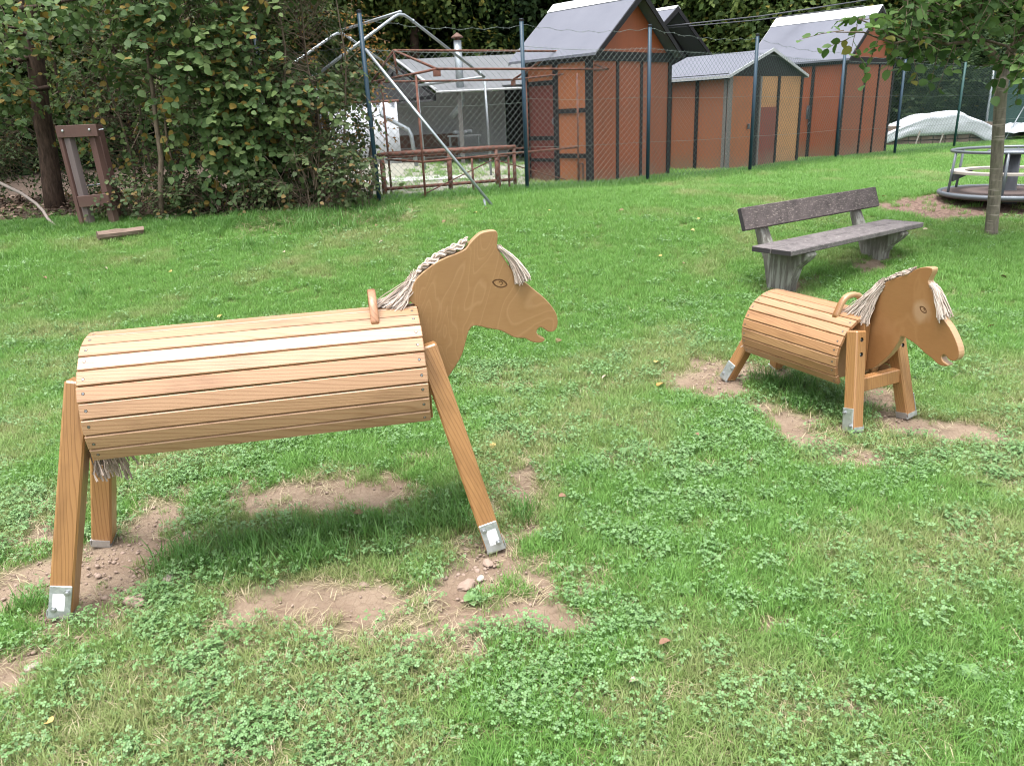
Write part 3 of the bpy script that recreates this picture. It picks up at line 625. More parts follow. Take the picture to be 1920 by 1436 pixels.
# ------------------------------------------------------------------ wooden horses
BIG_HEAD = [(0.531,0.937),(0.548,0.968),(0.559,0.995),(0.571,1.022),(0.586,1.044),(0.611,1.065),(0.64,1.085),(0.669,1.101),(0.707,1.116),(0.744,1.127),(0.777,1.14),(0.792,1.157),(0.812,1.176),(0.836,1.193),(0.859,1.199),(0.883,1.2),(0.897,1.197),(0.902,1.186),(0.901,1.17),(0.898,1.147),(0.899,1.131),(0.92,1.097),(0.946,1.053),(0.978,1.015),(1.011,0.986),(1.039,0.959),(1.068,0.933),(1.096,0.901),(1.115,0.872),(1.125,0.846),(1.126,0.816),(1.119,0.797),(1.106,0.787),(1.086,0.789),(1.071,0.801),(1.056,0.81),(1.045,0.805),(1.039,0.791),(1.048,0.776),(1.062,0.767),(1.071,0.761),(1.068,0.752),(1.052,0.747),(1.027,0.751),(1.007,0.76),(0.993,0.771),(0.973,0.774),(0.949,0.779),(0.925,0.794),(0.896,0.812),(0.872,0.82),(0.844,0.827),(0.82,0.836),(0.796,0.842),(0.782,0.838),(0.769,0.822),(0.76,0.798),(0.751,0.77),(0.739,0.736),(0.72,0.703),(0.699,0.675),(0.678,0.647),(0.647,0.62)]
PONY_HEAD = [(0.352,0.545),(0.358,0.593),(0.374,0.67),(0.403,0.726),(0.436,0.753),(0.488,0.78),(0.548,0.807),(0.569,0.827),(0.6,0.843),(0.631,0.851),(0.659,0.851),(0.665,0.838),(0.659,0.816),(0.65,0.789),(0.665,0.763),(0.698,0.714),(0.73,0.656),(0.757,0.624),(0.788,0.597),(0.822,0.554),(0.846,0.513),(0.855,0.481),(0.85,0.459),(0.831,0.443),(0.808,0.447),(0.789,0.462),(0.776,0.46),(0.771,0.446),(0.784,0.428),(0.807,0.421),(0.805,0.412),(0.778,0.406),(0.749,0.414),(0.719,0.432),(0.684,0.445),(0.652,0.464),(0.621,0.479),(0.59,0.489),(0.559,0.496),(0.544,0.493),(0.538,0.468),(0.518,0.426),(0.493,0.382),(0.457,0.339),(0.419,0.3),(0.384,0.276),(0.358,0.262)]
def smooth_poly(p, k=2, closed=True):
    n = len(p); out = []
    for i in range(n):
        a, b, c, d = (np.array(p[(i+j) % n]) for j in (-1, 0, 1, 2))
        for q in range(k):
            t = q/k; out.append(tuple(.5*((2*b)+(c-a)*t+(2*a-5*b+4*c-d)*t*t+(3*b-a-3*c+d)*t**3)))
    return out
def in_poly(x, y, P):
    c = False; n = len(P)
    for i in range(n):
        x0, y0 = P[i]; x1, y1 = P[i-1]
        if (y0 > y) != (y1 > y) and x < (x1-x0)*(y-y0)/(y1-y0)+x0: c = not c
    return c
def bevel_board(poly, th, bv, grooves=(), depth=.0032):
    """board in the x-z plane with eased arrises; grooves = carved (outer loop, island loop or None) on both faces"""
    from mathutils.geometry import delaunay_2d_cdt
    n = len(poly); P = np.array(poly); e = np.roll(P, -1, 0)-np.roll(P, 1, 0); nr = unit(np.stack([e[:, 1], -e[:, 0]], 1))
    if np.sum(P[:, 0]*np.roll(P[:, 1], -1)-P[:, 1]*np.roll(P[:, 0], -1)) < 0: nr = -nr
    mb = MB(); rings = [(-th/2, -bv), (-th/2+bv*.35, -bv*.3), (-th/2+bv, 0), (th/2-bv, 0), (th/2-bv*.35, -bv*.3), (th/2, -bv)]; vs = []
    for y, o in rings: vs += [(a+nr[i][0]*o, y, z+nr[i][1]*o) for i, (a, z) in enumerate(poly)]
    mb.add(vs, [(k*n+i, k*n+(i+1) % n, (k+1)*n+(i+1) % n, (k+1)*n+i) for k in range(5) for i in range(n)])
    out2 = [(v[0], v[2]) for v in vs[:n]]; loops = [l for g_ in grooves for l in g_ if l]; pts = list(out2); edges = [(i, (i+1) % n) for i in range(n)]
    for l in loops:
        o = len(pts); pts += l; edges += [(o+i, o+(i+1) % len(l)) for i in range(len(l))]
    V, E_, F_, _, _, _ = delaunay_2d_cdt([Vector(p) for p in pts], edges, [], 0, 1e-7)
    for y, sg in ((-th/2, 1), (th/2, -1)):
        flat = []; cut = []
        for f in F_:
            cx = sum(V[i].x for i in f)/len(f); cz = sum(V[i].y for i in f)/len(f)
            if not in_poly(cx, cz, out2): continue
            g_ = any(in_poly(cx, cz, a) and not (b_ and in_poly(cx, cz, b_)) for a, b_ in grooves); (cut if g_ else flat).append(tuple(f))
        mb.add([(v.x, y, v.y) for v in V], flat); mb.add([(v.x, y+sg*depth, v.y) for v in V], cut, 1)
        for l in loops:
            k = len(l); mb.add([(a, y, z) for a, z in l]+[(a, y+sg*depth, z) for a, z in l], [(i, (i+1) % k, k+(i+1) % k, k+i) for i in range(k)], 1)
    return mb
def boolean(me, cutters):
    o = bpy.data.objects.new('cut_target', me); COL.objects.link(o); cs = []
    for c in cutters:
        co = bpy.data.objects.new('cutter', c); COL.objects.link(co); cs.append(co); m = o.modifiers.new('b', 'BOOLEAN'); m.object = co; m.operation = 'DIFFERENCE'; m.solver = 'EXACT'; m.material_mode = 'TRANSFER'
    dg = bpy.context.evaluated_depsgraph_get(); dg.update(); new = bpy.data.meshes.new_from_object(o.evaluated_get(dg))
    for q in cs+[o]: bpy.data.objects.remove(q)
    return new
def almond(c, w, h, ang, k=18):
    P = []
    for i in range(k):
        t = 2*math.pi*i/k; x = math.cos(t)*w/2; z = math.sin(t)*h/2*abs(math.sin(t))**.35; P.append((c[0]+x*math.cos(ang)-z*math.sin(ang), c[1]+x*math.sin(ang)+z*math.cos(ang)))
    return P
XZ = Matrix(((1, 0, 0, 0), (0, 0, 1, 0), (0, 1, 0, 0), (0, 0, 0, 1)))       # (u, w, h) -> (x=u, y=h, z=w)
def strand_tube(mb, pts, r, lv): mb.tube(pts, r, 4, False, 0, lv)
def horse(name, label, loc, yaw, L, R, H, t0, d, nslat, jtop, topa, tops, topz, fa, fs_, head, slatm, legm, plym, eye, pony):
    T = thing(name, label, 'wooden horse', (loc[0], loc[1], 0), yaw)
    th = .022; w = 2*R*math.sin(d/2)-.0056; rc = R*math.cos(d/2)-th/2
    sm = MB().box((0, 0, 0), (L, w, th), ch=.0028).mesh('slat', slatm)
    sc = MB()
    sc.lathe([(0, .0), (.0052, .0), (.0058, -.001)], 10, (0, 0, .0006), 0); sc.lathe([(0, 0), (.0034, 0), (.0038, -.001)], 8, (0, 0, .0011), 1); sc.box((0, 0, .0012), (.005, .0010, .0003), mi=0); sc.box((0, 0, .0012), (.0010, .005, .0003), mi=0)  # dark disc and cross lie on the surface, painting a sunk screw's shade
    scm = sc.mesh('screw', ['dark', 'bolt'])
    for k in range(nslat):
        a = t0+(k+jtop+.5)*d; out = Vector((0, -math.sin(a), math.cos(a))); side = Vector((0, math.cos(a), math.sin(a)))
        m = axes(Vector((random.uniform(-.0015, .0015), 0, H))+out*(rc+random.uniform(-.0008, .0008)), Vector((1, 0, 0)), side, out)
        so_ = link('slat', sm, T, m)
        for sx in (-1, 1): link('screw', scm, so_, loc=(sx*(L/2-.022), random.uniform(-.006, .006), th/2))
    # end plates inside the barrel
    Rp = R-th-.002; a0 = t0+jtop*d; a1 = t0+(nslat+jtop)*d
    poly = [(-math.sin(q)*Rp, H+math.cos(q)*Rp) for q in np.linspace(a0+.03, a1-.03, 40)]
    for sx in (-1, 1):
        mm = Matrix(((0, 0, 1, 0), (1, 0, 0, 0), (0, 1, 0, 0), (0, 0, 0, 1))); mb = MB().prism(poly, mm, sx*(L/2-.080), sx*(L/2-.048)); obj('end_plate', mb, plym, T)
    # legs
    ls = .07 if pony else .077
    for i in (-1, 1):
        for j in (-1, 1):
            top = Vector((i*topa, j*tops, topz)) if not (pony and i < 0) else Vector((-.318, j*.085, .43)); foot = Vector((i*fa, j*fs_, .012)); z = (top-foot).normalized(); y = (Vector((0, 1, 0))-z*z.y).normalized(); x = y.cross(z); ln = (top-foot).length
            me = MB().box((0, 0, 0), (ls, ls*(1.0 if pony else 1.12), ln), ch=.007).mesh('leg', legm)
            if pony or i == 1:
                cut = [MB().lathe([(0, .02), (.0115, .02), (.0115, -.06), (0, -.06)], 14).mesh('cutter', 'dark') for _ in range(2)]
                for q, c in enumerate(cut): c.transform(Matrix.Translation((i*.038, 0, ln/2-.045-q*.075)) @ Matrix.Rotation(i*math.pi/2, 4, 'Y'))
                me.materials.append(MT['dark'])
                for c in cut:
                    pass
                me = boolean(me, cut)
            lg = link('leg', me, T, axes((top+foot)/2, x, y, z))
            if pony or i == 1:
                for q in range(2): obj('bolt', MB().lathe([(0, .004), (.006, .004), (.0065, 0), (.0065, -.03)], 6), 'bolt', lg, mat=Matrix.Translation((i*.024, 0, ln/2-.045-q*.075)) @ Matrix.Rotation(i*math.pi/2, 4, 'Y'))
            # galvanised foot shoe: outer plate, strap under the end, hex bolts
            hy = ls*(1.0 if pony else 1.12)/2; sh = MB(); ph = .118
            sh.box((0, j*(hy+.0030), -ln/2+ph/2-.006), (ls*.92, .005, ph), ch=.0012); sh.box((0, 0, -ln/2-.006), (ls*.98, hy*2+.004, .010)); sh.box((0, -j*(hy+.002), -ln/2+.008), (ls*.9, .004, .03)); sh.box((i*(ls/2+.002), 0, -ln/2+.006), (.004, hy*1.9, .022))
            so2 = obj('foot_shoe', sh, 'galv', lg)
            for (bx, bz) in ((-.021, .088), (.018, .024)):
                bm_ = MB().lathe([(0, .0105), (.006, .0105), (.0062, .007), (.0088, .0065), (.0088, .002), (.0125, .002), (.0125, 0)], 6 if not pony else 6)
                obj('shoe_bolt', bm_, 'bolt', lg, mat=Matrix.Translation((bx*i, j*(hy+.0055), -ln/2+bz)) @ Matrix.Rotation(-j*math.pi/2, 4, 'X'))
            if j == -1 and not pony:
                st = MB().box((.004*i, j*(hy+.0061), -ln/2+.052), (.040, .0008, .062), mi=0)
                for q in range(3): st.box((-.006+q*.006, j*(hy+.0066), -ln/2+.030), (.0022, .0004, .0022), mi=1)
                obj('sticker', st, ['sticker', 'ink'], lg)
        # bar across each pair of legs
        if not (pony and i == 1): continue
        zb = topz*.46; f = (topz-zb)/topz; xa = i*(topa+(fa-topa)*f); wy = (tops+(fs_-tops)*f)-.02
        obj('cross_bar', MB().box((xa-i*.0, 0, zb), (.045, 2*wy, .075), ch=.004), legm, T, mat=Matrix.Identity(4))
    # neck blocks and head board
    for j in (-1, 1): obj('neck_block', MB().box((L/2-.012, j*.046, H+(.03 if pony else -.05)), (.07, .045, 2*Rp-(.10 if pony else .20)), ch=.004), legm, T)
    nb = len(head); body = list(head)
    zt = H+R+.003; zl = H-Rp+.06 if not pony else head[-1][1]
    if not pony: body += [(.612, .59), (L/2+.002, .575), (L/2+.002, zt-.01), (head[0][0], zt-.01)]
    else: body += [(L/2+.002, .268)]
    n0 = len(body)-len(head); pl = smooth_poly(body, 2)
    ea = -.30 if not pony else -.55; ew, eh = (.062, .034) if not pony else (.046, .027)
    cen = (eye[0]+.003, eye[1]+.001); ro, ri = eh*.25, eh*.25-.0034; aa = [2.6-q*.40 for q in range(12)]
    pupil = [(cen[0]+ro*math.cos(t), cen[1]+ro*math.sin(t)) for t in aa]+[(cen[0]+ri*math.cos(t), cen[1]+ri*math.sin(t)) for t in reversed(aa)]
    mbh = bevel_board(pl, .040, .003, [(almond(eye, ew, eh, ea), almond(eye, ew-.014, eh-.011, ea)), (pupil, None)])
    hd = link('head', mbh.mesh('head', [plym, 'groove']), T); wl = hd.modifiers.new('weld', 'WELD'); wl.merge_threshold = .00002
    # grab handle: a bent arch across the back
    if pony: ax, hs, zf, zt2, hw = .215, .105, H+R*math.cos(.47)-.012, .640, .030
    else: ax, hs, zf, zt2, hw = .4155, .110, H+R*math.cos(.44)-.012, 1.000, .030
    arc = []
    for q in range(15):
        t = q/14; u = math.cos(math.pi*(1-t)); zz = zf+(zt2-zf)*(1-abs(u)**2.8)**.75; arc.append((hs*u*(.94 if abs(u) < .95 else 1), zz))
    mb = MB(); vs = []; m_ = len(arc)
    for q, (yy, zz) in enumerate(arc):
        a = np.array(arc[max(q-1, 0)]); c = np.array(arc[min(q+1, m_-1)]); tg = unit((c-a)[None])[0]; nr = np.array([-tg[1], tg[0]])
        for (dx, o) in ((-hw/2+.004, .013), (hw/2-.004, .013), (hw/2, .009), (hw/2, -.009), (hw/2-.004, -.013), (-hw/2+.004, -.013), (-hw/2, -.009), (-hw/2, .009)): vs.append((ax+dx, yy+nr[0]*o, zz+nr[1]*o))
    fsx = [(q*8+k, q*8+(k+1) % 8, (q+1)*8+(k+1) % 8, (q+1)*8+k) for q in range(m_-1) for k in range(8)]+[tuple(range(8)), tuple((m_-1)*8+k for k in range(8))]
    mb.add(vs, fsx); obj('handle', mb, 'handle' if not pony else plym, T, True)
    return T

def rope_mane(T, pony):
    r = random.Random(5 if pony else 6)
    g = lambda s: r.gauss(0, s)
    mb = MB()
    if not pony:
        crest = [(.575, 1.035), (.60, 1.066), (.64, 1.094), (.69, 1.119), (.74, 1.137), (.785, 1.160)]; yb = .012; br = .0165
    else:
        crest = [(.40, .735), (.43, .758), (.47, .779), (.51, .797), (.555, .818)]; yb = .0; br = .008
    cr_ = [np.array(p) for p in crest]
    def cp(t):
        q = t*(len(cr_)-1); i = min(int(q), len(cr_)-2); return cr_[i]+(cr_[i+1]-cr_[i])*(q-i)
    for k in range(3):           # three-strand plait, each strand a bundle of yarns
        for yv in range(16):
            off = (g(.0060), g(.0060)); pts = []
            for q in range(41):
                t = q/40; c = cp(t); ph = t*(15 if not pony else 15)+k*2.094
                pts.append((c[0]+off[0]*.5, yb+br*.85*math.sin(ph)+off[1], c[1]+br*.42*math.sin(2*ph)+.004+off[0]))
            strand_tube(mb, pts, .0030 if not pony else .0022, r.random())
    n = 190 if not pony else 150
    for k in range(n):           # loose tail of the plait, fallen on the neck and the barrel
        u = r.random()
        if not pony:
            p0 = np.array([.585+g(.010), .012+g(.010), 1.045+g(.010)])
            p2 = np.array([.425+.085*u+g(.014), .020-.05*u+g(.014), .951+g(.004)-.012*(u > .8)]); p1 = np.array([.535+.03*u+g(.008), .018-.045*u+g(.008), 1.005-.02*u+g(.010)])
        else:
            p0 = np.array([.405+g(.012), -.012+g(.008), .738+g(.008)])
            p2 = np.array([.235+.135*u+g(.012), -.052+g(.010)-.012*u, .560-.030*u+g(.008)]); p1 = np.array([.335+.05*u+g(.010), -.046+g(.007), .665-.03*u+g(.01)])
        pts = [tuple((1-t)**2*p0+2*t*(1-t)*p1+t*t*p2+np.array([g(.0018), g(.0018), g(.0018)])) for t in np.linspace(0, 1, 9)]
        strand_tube(mb, pts, [.0020]*8+[.0027], r.random())
    obj('mane', mb, 'rope', T)
    mb = MB()
    for k in range(90):          # forelock knotted between the ears
        u = r.random(); sd = -1 if r.random() < .75 else 1
        if not pony: p0 = np.array([.905+g(.004), g(.010), 1.135+g(.004)]); p1 = np.array([.955+.02*u, sd*.030+g(.004), 1.105+g(.006)-.03*(1-u)]); p2 = np.array([.968+.052*u+g(.005), sd*.034+g(.006), .993+.026*u+g(.008)])
        else: p0 = np.array([.662+g(.003), g(.010), .776+g(.004)]); p1 = np.array([.700+.015*u, sd*(.028 if sd < 0 else .014)+g(.003), .757-.03*(1-u)+g(.005)]); p2 = np.array([.738+.035*u+g(.005), sd*(.034 if sd < 0 else .012)+g(.004), .625+.025*u+g(.008)])
        pts = [tuple((1-t)**2*p0+2*t*(1-t)*p1+t*t*p2+np.array([g(.0012), g(.0012), g(.0012)])) for t in np.linspace(0, 1, 8)]
        strand_tube(mb, pts, [.0019]*7+[.0027], r.random())
    obj('forelock', mb, 'rope', T)
    mb = MB()
    a, z0, ln = (-.600, .57, .185) if not pony else (-.375, .30, .1)
    for k in range(110):         # tail: frayed rope ends hanging under the rear plate
        s = r.uniform(-.17, .14); l = ln*(.60+.55*min(1, max(0, (s+.06)/.14)))*r.uniform(.75, 1.15)
        p0 = np.array([a+g(.008), s*.75, z0]); p2 = np.array([a+g(.018)+.01, s*1.1+g(.012), z0-l]); pts = [tuple(p0+(p2-p0)*t+np.array([g(.002), g(.002), 0])) for t in np.linspace(0, 1, 6)]
        strand_tube(mb, pts, [.0024]*5+[.0038], r.random())
    obj('tail', mb, 'rope_old', T)

HB = horse('wooden_horse', 'large pale wooden horse on tall splayed legs standing in the front of the lawn', (-.916, 2.709), .197, 1.155, .258, .686, .359, .221, 19, -11, .590, .130, .818, .7825, .253, BIG_HEAD, 'slat', 'leg', 'ply', (.9007, .999), False)
rope_mane(HB, False)
HP = horse('wooden_horse', 'small low wooden pony with a shaggy rope mane standing in front of the bench', (1.715, 4.079), -1.141, .697, .227, .343, .458, .247, 18, -11, .380, .135, .505, .4755, .196, PONY_HEAD, 'slat_pony', 'leg', 'ply_pony', (.6457, .650), True)
rope_mane(HP, True)

# ------------------------------------------------------------------ bench
def bench():
    T = thing('park_bench', 'weathered park bench with peeling purple brown back on concrete feet', 'bench', (2.836, 6.525, 0), .608); g = G(2.836, 6.525)
    L = 1.95; zs = .538; ft = 1  # local: x along, -y towards the front
    for (y0, y1) in ((-.249, -.068), (-.060, .119)):
        mb = MB().box((0, (y0+y1)/2, zs-.022), (L, y1-y0, .044), ch=.006); o = obj('seat_board', mb, 'benchseat', T)
        for sx in (-1, 1): obj('end_grain', MB().box((sx*(L/2+.0015), (y0+y1)/2, zs-.022), (.003, y1-y0-.012, .034)), 'benchend', o)
    c = Vector((0, .232, (.651+.820)/2)); tilt = math.atan2(.06, .169); rot = Matrix.Rotation(-tilt, 3, 'X')
    mb = MB().box((0, 0, 0), (L, .042, .185), ch=.006); o = obj('back_board', mb, 'benchback', T, mat=Matrix.Translation(c) @ rot.to_4x4())
    for sx in (-1, 1): obj('end_grain', MB().box((sx*(L/2+.0015), 0, 0), (.003, .034, .175)), 'benchend', o)
    for sx in (-1, 1):
        x = sx*.687; g2 = G(2.836+x*math.cos(.608), 6.525+x*math.sin(.608))-.06
        prof = [(-.075, g2), (.105, g2), (.125, g2+.10), (.175, .40), (.235, zs-.03), (.275, .62), (.345, .800), (.285, .806), (.226, .64), (.150, zs-.046), (-.18, zs-.046), (-.235, zs-.05), (-.248, zs-.075), (-.215, zs-.115), (-.13, zs-.19), (-.085, g2+.11)]
        mm = Matrix(((0, 0, 1, x), (1, 0, 0, 0), (0, 1, 0, 0), (0, 0, 0, 1))); mb = MB().prism(prof, mm, -.062, .062)
        o = obj('pedestal', mb, 'mossconc', T)
        bv = o.modifiers.new('bevel', 'BEVEL'); bv.width = .014; bv.segments = 2; bv.limit_method = 'ANGLE'
        for dx in (-.04, .04): obj('rib', MB().box((x+dx, -.085, (g2+zs)/2-.05), (.022, .03, zs-g2-.20), Matrix.Rotation(.10, 3, 'X'), ch=.008), 'mossconc', T)
bench()

# ------------------------------------------------------------------ roundabout
def carousel():
    cx, cy = 5.78, 8.86; g = G(cx, cy); T = thing('roundabout', 'blue grey playground roundabout with a ring rail and pale bench ring', 'roundabout', (cx, cy, 0)); R = .69; zp = .545
    obj('deck', MB().lathe([(0, zp+.012), (.1, zp+.012), (R-.03, zp), (R-.03, zp-.05), (0, zp-.05)], 48), 'deck', T)
    def ring(R, z, r, a0=0, a1=2*math.pi, n=60): return [(R*math.cos(a0+(a1-a0)*i/n), R*math.sin(a0+(a1-a0)*i/n), z) for i in range(n+1)]
    obj('deck_rim', MB().tube(ring(R, zp-.01, 1), .026, 8, False), 'bluegrey', T, True)
    obj('axle', MB().lathe([(.11, zp-.04), (.13, g-.12), (.0, g-.12)], 16), 'carpost', T, True)
    obj('ring_rail', MB().tube(ring(R-.075, 1.0, 1), .017, 8, False), 'bluegrey', T, True)
    for i in range(6):
        a = i*math.pi/3+3.02; x, y = (R-.075)*math.cos(a), (R-.075)*math.sin(a)
        o = obj('rail_post', MB().tube([(x*1.05, y*1.05, zp-.01), (x, y, .998)], .015, 8), 'bluegrey', T, True)
        dx, dy = math.cos(a), math.sin(a); poly = [(.0, .755), (-.15, .755), (-.14, .735), (.0, .67)]
        mm = axes((x, y, 0), (dx, dy, 0), (0, 0, 1), (-dy, dx, 0)); obj('seat_bracket', MB().prism(poly, mm, -.012, .012), 'carpost', T)
    for i in range(3):
        a0 = i*2*math.pi/3+3.06; mb = MB(); n = 14; vs = []
        for q in range(n+1):
            a = a0+(2*math.pi/3-.03)*q/n
            for rr, zz in ((R-.235, .757), (R-.085, .757), (R-.085, .781), (R-.235, .781)): vs.append((rr*math.cos(a), rr*math.sin(a), zz))
        fs = [(q*4+k, q*4+(k+1) % 4, (q+1)*4+(k+1) % 4, (q+1)*4+k) for q in range(n) for k in range(4)]+[(0, 1, 2, 3), tuple(n*4+k for k in range(4))]
        mb.add(vs, fs); obj('seat_plank', mb, 'palewood', T)
    obj('centre_post', MB().lathe([(0, .99), (.075, .99), (.085, .58), (.095, zp+.005)], 20), 'carpost', T, True)
    obj('hand_wheel', MB().lathe([(0, 1.0), (.25, 1.0), (.26, .99), (.25, .98), (0, .98)], 28), 'bluegrey', T)
carousel()

# ------------------------------------------------------------------ fence
def fence():
    T = thing('chain_link_fence', 'chain link fence on blue green posts with barbed wire above', 'fence', (0, 0, 0))
    runs = FENCE; hm = 1.9
    for i, (x, y) in enumerate(runs):
        g = G(x, y); h = {0: 2.22, 1: 2.17, 2: 2.15, 3: 2.12, 4: 2.06}.get(i, 1.95)
        lean = (.02 if i == 0 else 0)
        o = obj('post', MB().tube([(x, y, g-.05), (x-lean, y, g+h)], .027, 10), 'fpost' if i < 6 else 'fgreen', T, True)
        obj('post_cap', MB().lathe([(0, .006), (.02, .004), (.029, -.004), (.029, -.03)], 10, (x-lean, y, g+h)), 'black', o)
    def panel(a, b, sink=.03):
        (x0, y0), (x1, y1) = a, b; ln = math.hypot(x1-x0, y1-y0); z0 = G(x0, y0)-sink; z1 = G(x1, y1)-sink; nx, ny = -(y1-y0)/ln, (x1-x0)/ln; per = .0875
        def P(u, w, o=0):
            f = u/ln; sag = .035*math.sin(math.pi*f)*(w/hm)
            bul = (vnoise(u*1.7+x0*3, w*1.7+5, 66)-.5)*.05*math.sin(math.pi*min(max(f, 0), 1))*math.sin(math.pi*min(w/hm, 1))+o
            return (x0+(x1-x0)*f+nx*(bul+.032), y0+(y1-y0)*f+ny*(bul+.032), z0+(z1-z0)*f+w-sag)
        mb = MB()
        for sg in (-1, 1):
            k = -int(hm/per)-2
            while k*per < ln+hm:
                u0 = k*per; pts = []
                for q in range(9):
                    w = hm*q/8; u = u0+w if sg > 0 else u0+hm-w
                    pts.append((u, w))
                # clip to the panel
                seg = []
                for q in range(len(pts)-1):
                    (ua, wa), (ub, wb) = pts[q], pts[q+1]
                    lo, hi = 0.0, 1.0; du = ub-ua
                    t_a = (0-ua)/du; t_b = (ln-ua)/du
                    lo = max(lo, min(t_a, t_b)); hi = min(hi, max(t_a, t_b))
                    if hi > lo: seg += [(ua+du*lo, wa+(wb-wa)*lo)]+([(ua+du*hi, wa+(wb-wa)*hi)])
                out = []
                for s_ in seg:
                    if not out or abs(s_[1]-out[-1][1]) > 1e-4: out.append(s_)
                if len(out) > 1: mb.tube([P(u, w, sg*.0018) for u, w in out], .0018, 3, False)
                k += 1
        o = obj('wire_mesh', mb, 'wire' if a[0] < 1 else 'wire_green', T); o['kind'] = 'stuff'
        for w in (.02, .62, 1.24, 1.88):
            obj('tension_wire', MB().tube([P(ln*q/10, w, -.006) for q in range(11)], .0022, 4, False), 'wire', T)
    pts = list(runs); 
    for i in range(len(pts)-1): panel(pts[i], pts[i+1], .08 if i == 0 else .03)
    back = (-3.1, 10.75); panel(back, pts[0]); obj('post', MB().tube([(back[0], back[1], G(*back)-.05), (back[0], back[1], G(*back)+2.1)], .027, 10), 'fpost', T, True)
    for i in range(6):           # barbed strand slung between the post heads
        (x0, y0), (x1, y1) = pts[i], pts[i+1]; mb = MB(); za = G(x0, y0)+(2.12, 2.1, 2.1, 2.05, 1.99, 1.93)[i]; zb = G(x1, y1)+(2.08, 2.1, 2.05, 1.99, 1.93, 1.9)[i]; P = []
        for q in range(25):
            t = q/24; P.append((x0+(x1-x0)*t, y0+(y1-y0)*t, za+(zb-za)*t-.06*math.sin(math.pi*t)+.012*math.sin(t*40)))
        mb.tube(P, .0021, 4, False)
        for q in range(1, 24):
            p = Vector(P[q]); 
            for s_ in range(2): dv = Vector((random.uniform(-1, 1), random.uniform(-1, 1), random.uniform(-1, 1))).normalized()*.016; mb.tube([p-dv, p+dv], .0014, 3, False)
        obj('barbed_wire', mb, 'wire', T)
    # straining strut of the corner post
    st = obj('strut', MB().tube([(-1.55, 9.80, 2.42), (-.10, 9.43, .53)], .0175, 10), 'gtube', T, True)
    obj('strut_foot', MB().tube([(-.10, 9.43, .55), (-.22, 9.50, .53), (-.24, 9.5, .66)], .016, 8), 'gtube', T, True)
fence()
# ------------------------------------------------------------------ sheds
YAW = .75
def aframe(name, label, K, w1, w2, zb, zt, apex, panels_u, panels_v, over_f, over_b, red, door=None, ridge_w=.2, group=None, gable='red', hide_left=False):
    """shed whose gable end (local +x from the corner K) and long side (local +y) are seen; local origin at the near corner"""
    T = thing(name, label, 'shed', (K[0], K[1], zb-.06), YAW, group); h = zt-zb+.06; A = apex-zb+.06; fz = h+.115
    def wall(p0, ux, ln, stops, mats, nm='wall_panel', w=0.0):
        for (a, b_), m in zip(zip(stops[:-1], stops[1:]), mats):
            mb = MB().box(((a+b_)/2, 0, h/2), (b_-a-.004, .024, h)); obj(nm, mb, m, T, mat=axes((p0[0], p0[1], 0), ux, (-ux[1], ux[0], 0), (0, 0, 1)))
        for i, a in enumerate(stops):
            bw = .075 if i in (0, len(stops)-1) else .05
            mb = MB().box((a, -.018 if ux[0] > .5 else .018, h/2), (bw, .03, h-.004)); obj('batten', mb, 'black', T, mat=axes((p0[0], p0[1], 0), ux, (-ux[1], ux[0], 0), (0, 0, 1)))
    wall((0, 0), (1, 0, 0), w1, panels_u, red[0]); 
    if door is None: wall((0, 0), (0, 1, 0), w2, panels_v, red[1])
    else: door(T, h, w2)
    # closed back walls
    obj('wall', MB().box((w1/2, w2, h/2), (w1, .03, h)), 'red2', T); obj('wall', MB().box((w1, w2/2, h/2), (.03, w2-.034, h)), 'red2', T)
    # eaves fascia
    obj('fascia', MB().box((w1/2, -.034, h+.055), (w1+.10, .03, .125)), 'black', T); obj('fascia', MB().box((-.036, w2/2, h+.055), (.03, w2+.04, .125)), 'black', T)
    # gable board
    mm = axes((0, 0, 0), (1, 0, 0), (0, 0, 1), (0, -1, 0))
    obj('gable', MB().prism([(.06, fz), (w1-.06, fz), (w1/2, A-.07)], mm, -.02, .004), gable, T)
    obj('gable', MB().prism([(.06, fz), (w1-.06, fz), (w1/2, A-.07)], axes((0, w2, 0), (1, 0, 0), (0, 0, 1), (0, -1, 0)), -.004, .02), 'red2', T)
    # two roof slopes with a slight bell-cast at the eaves
    for sg, nm in ((-1, 'roof_slope'), (1, 'roof_slope')):
        xe = w1/2+sg*(w1/2+.10); xk = w1/2+sg*(w1/2-.06); zk = fz+.10; ze = fz-.03; y0, y1 = -over_f, w2+over_b
        prof = [(w1/2, A), (xk, zk), (xe, ze), (xe, ze-.035), (xk-sg*.0, zk-.05), (w1/2, A-.05)]
        me_ = MB().prism(prof, axes((0, 0, 0), (1, 0, 0), (0, 0, 1), (0, -1, 0)), -y1, -y0)
        o = obj(nm, me_, 'felt', T)
        dx = (xk-w1/2); dz = zk-A; ll = math.hypot(dx, dz); t = ridge_w/ll; n_ = Vector((-dz*sg, 0, dx*sg)).normalized()*.006
        if n_.z < 0: n_ = -n_
        q = [Vector((w1/2, y0-.01, A+.004)), Vector((w1/2+dx*t, y0-.01, A+dz*t)), Vector((w1/2+dx*t, y1+.01, A+dz*t)), Vector((w1/2, y1+.01, A+.004))]
        obj('ridge_cap', MB().slab([p+n_ for p in q], .005), 'whitecap', o)
        for yy in (y0-.008, y1+.008):   # verge boards
            pv = [(w1/2, A-.01), (xk, zk-.01), (xe, ze-.01), (xe, ze-.06), (xk, zk-.09), (w1/2, A-.11)]
            obj('verge_board', MB().prism(pv, axes((0, yy, 0), (1, 0, 0), (0, 0, 1), (0, -1, 0)), -.008, .008), 'black' if yy < 0 else 'gray', T)
    return T
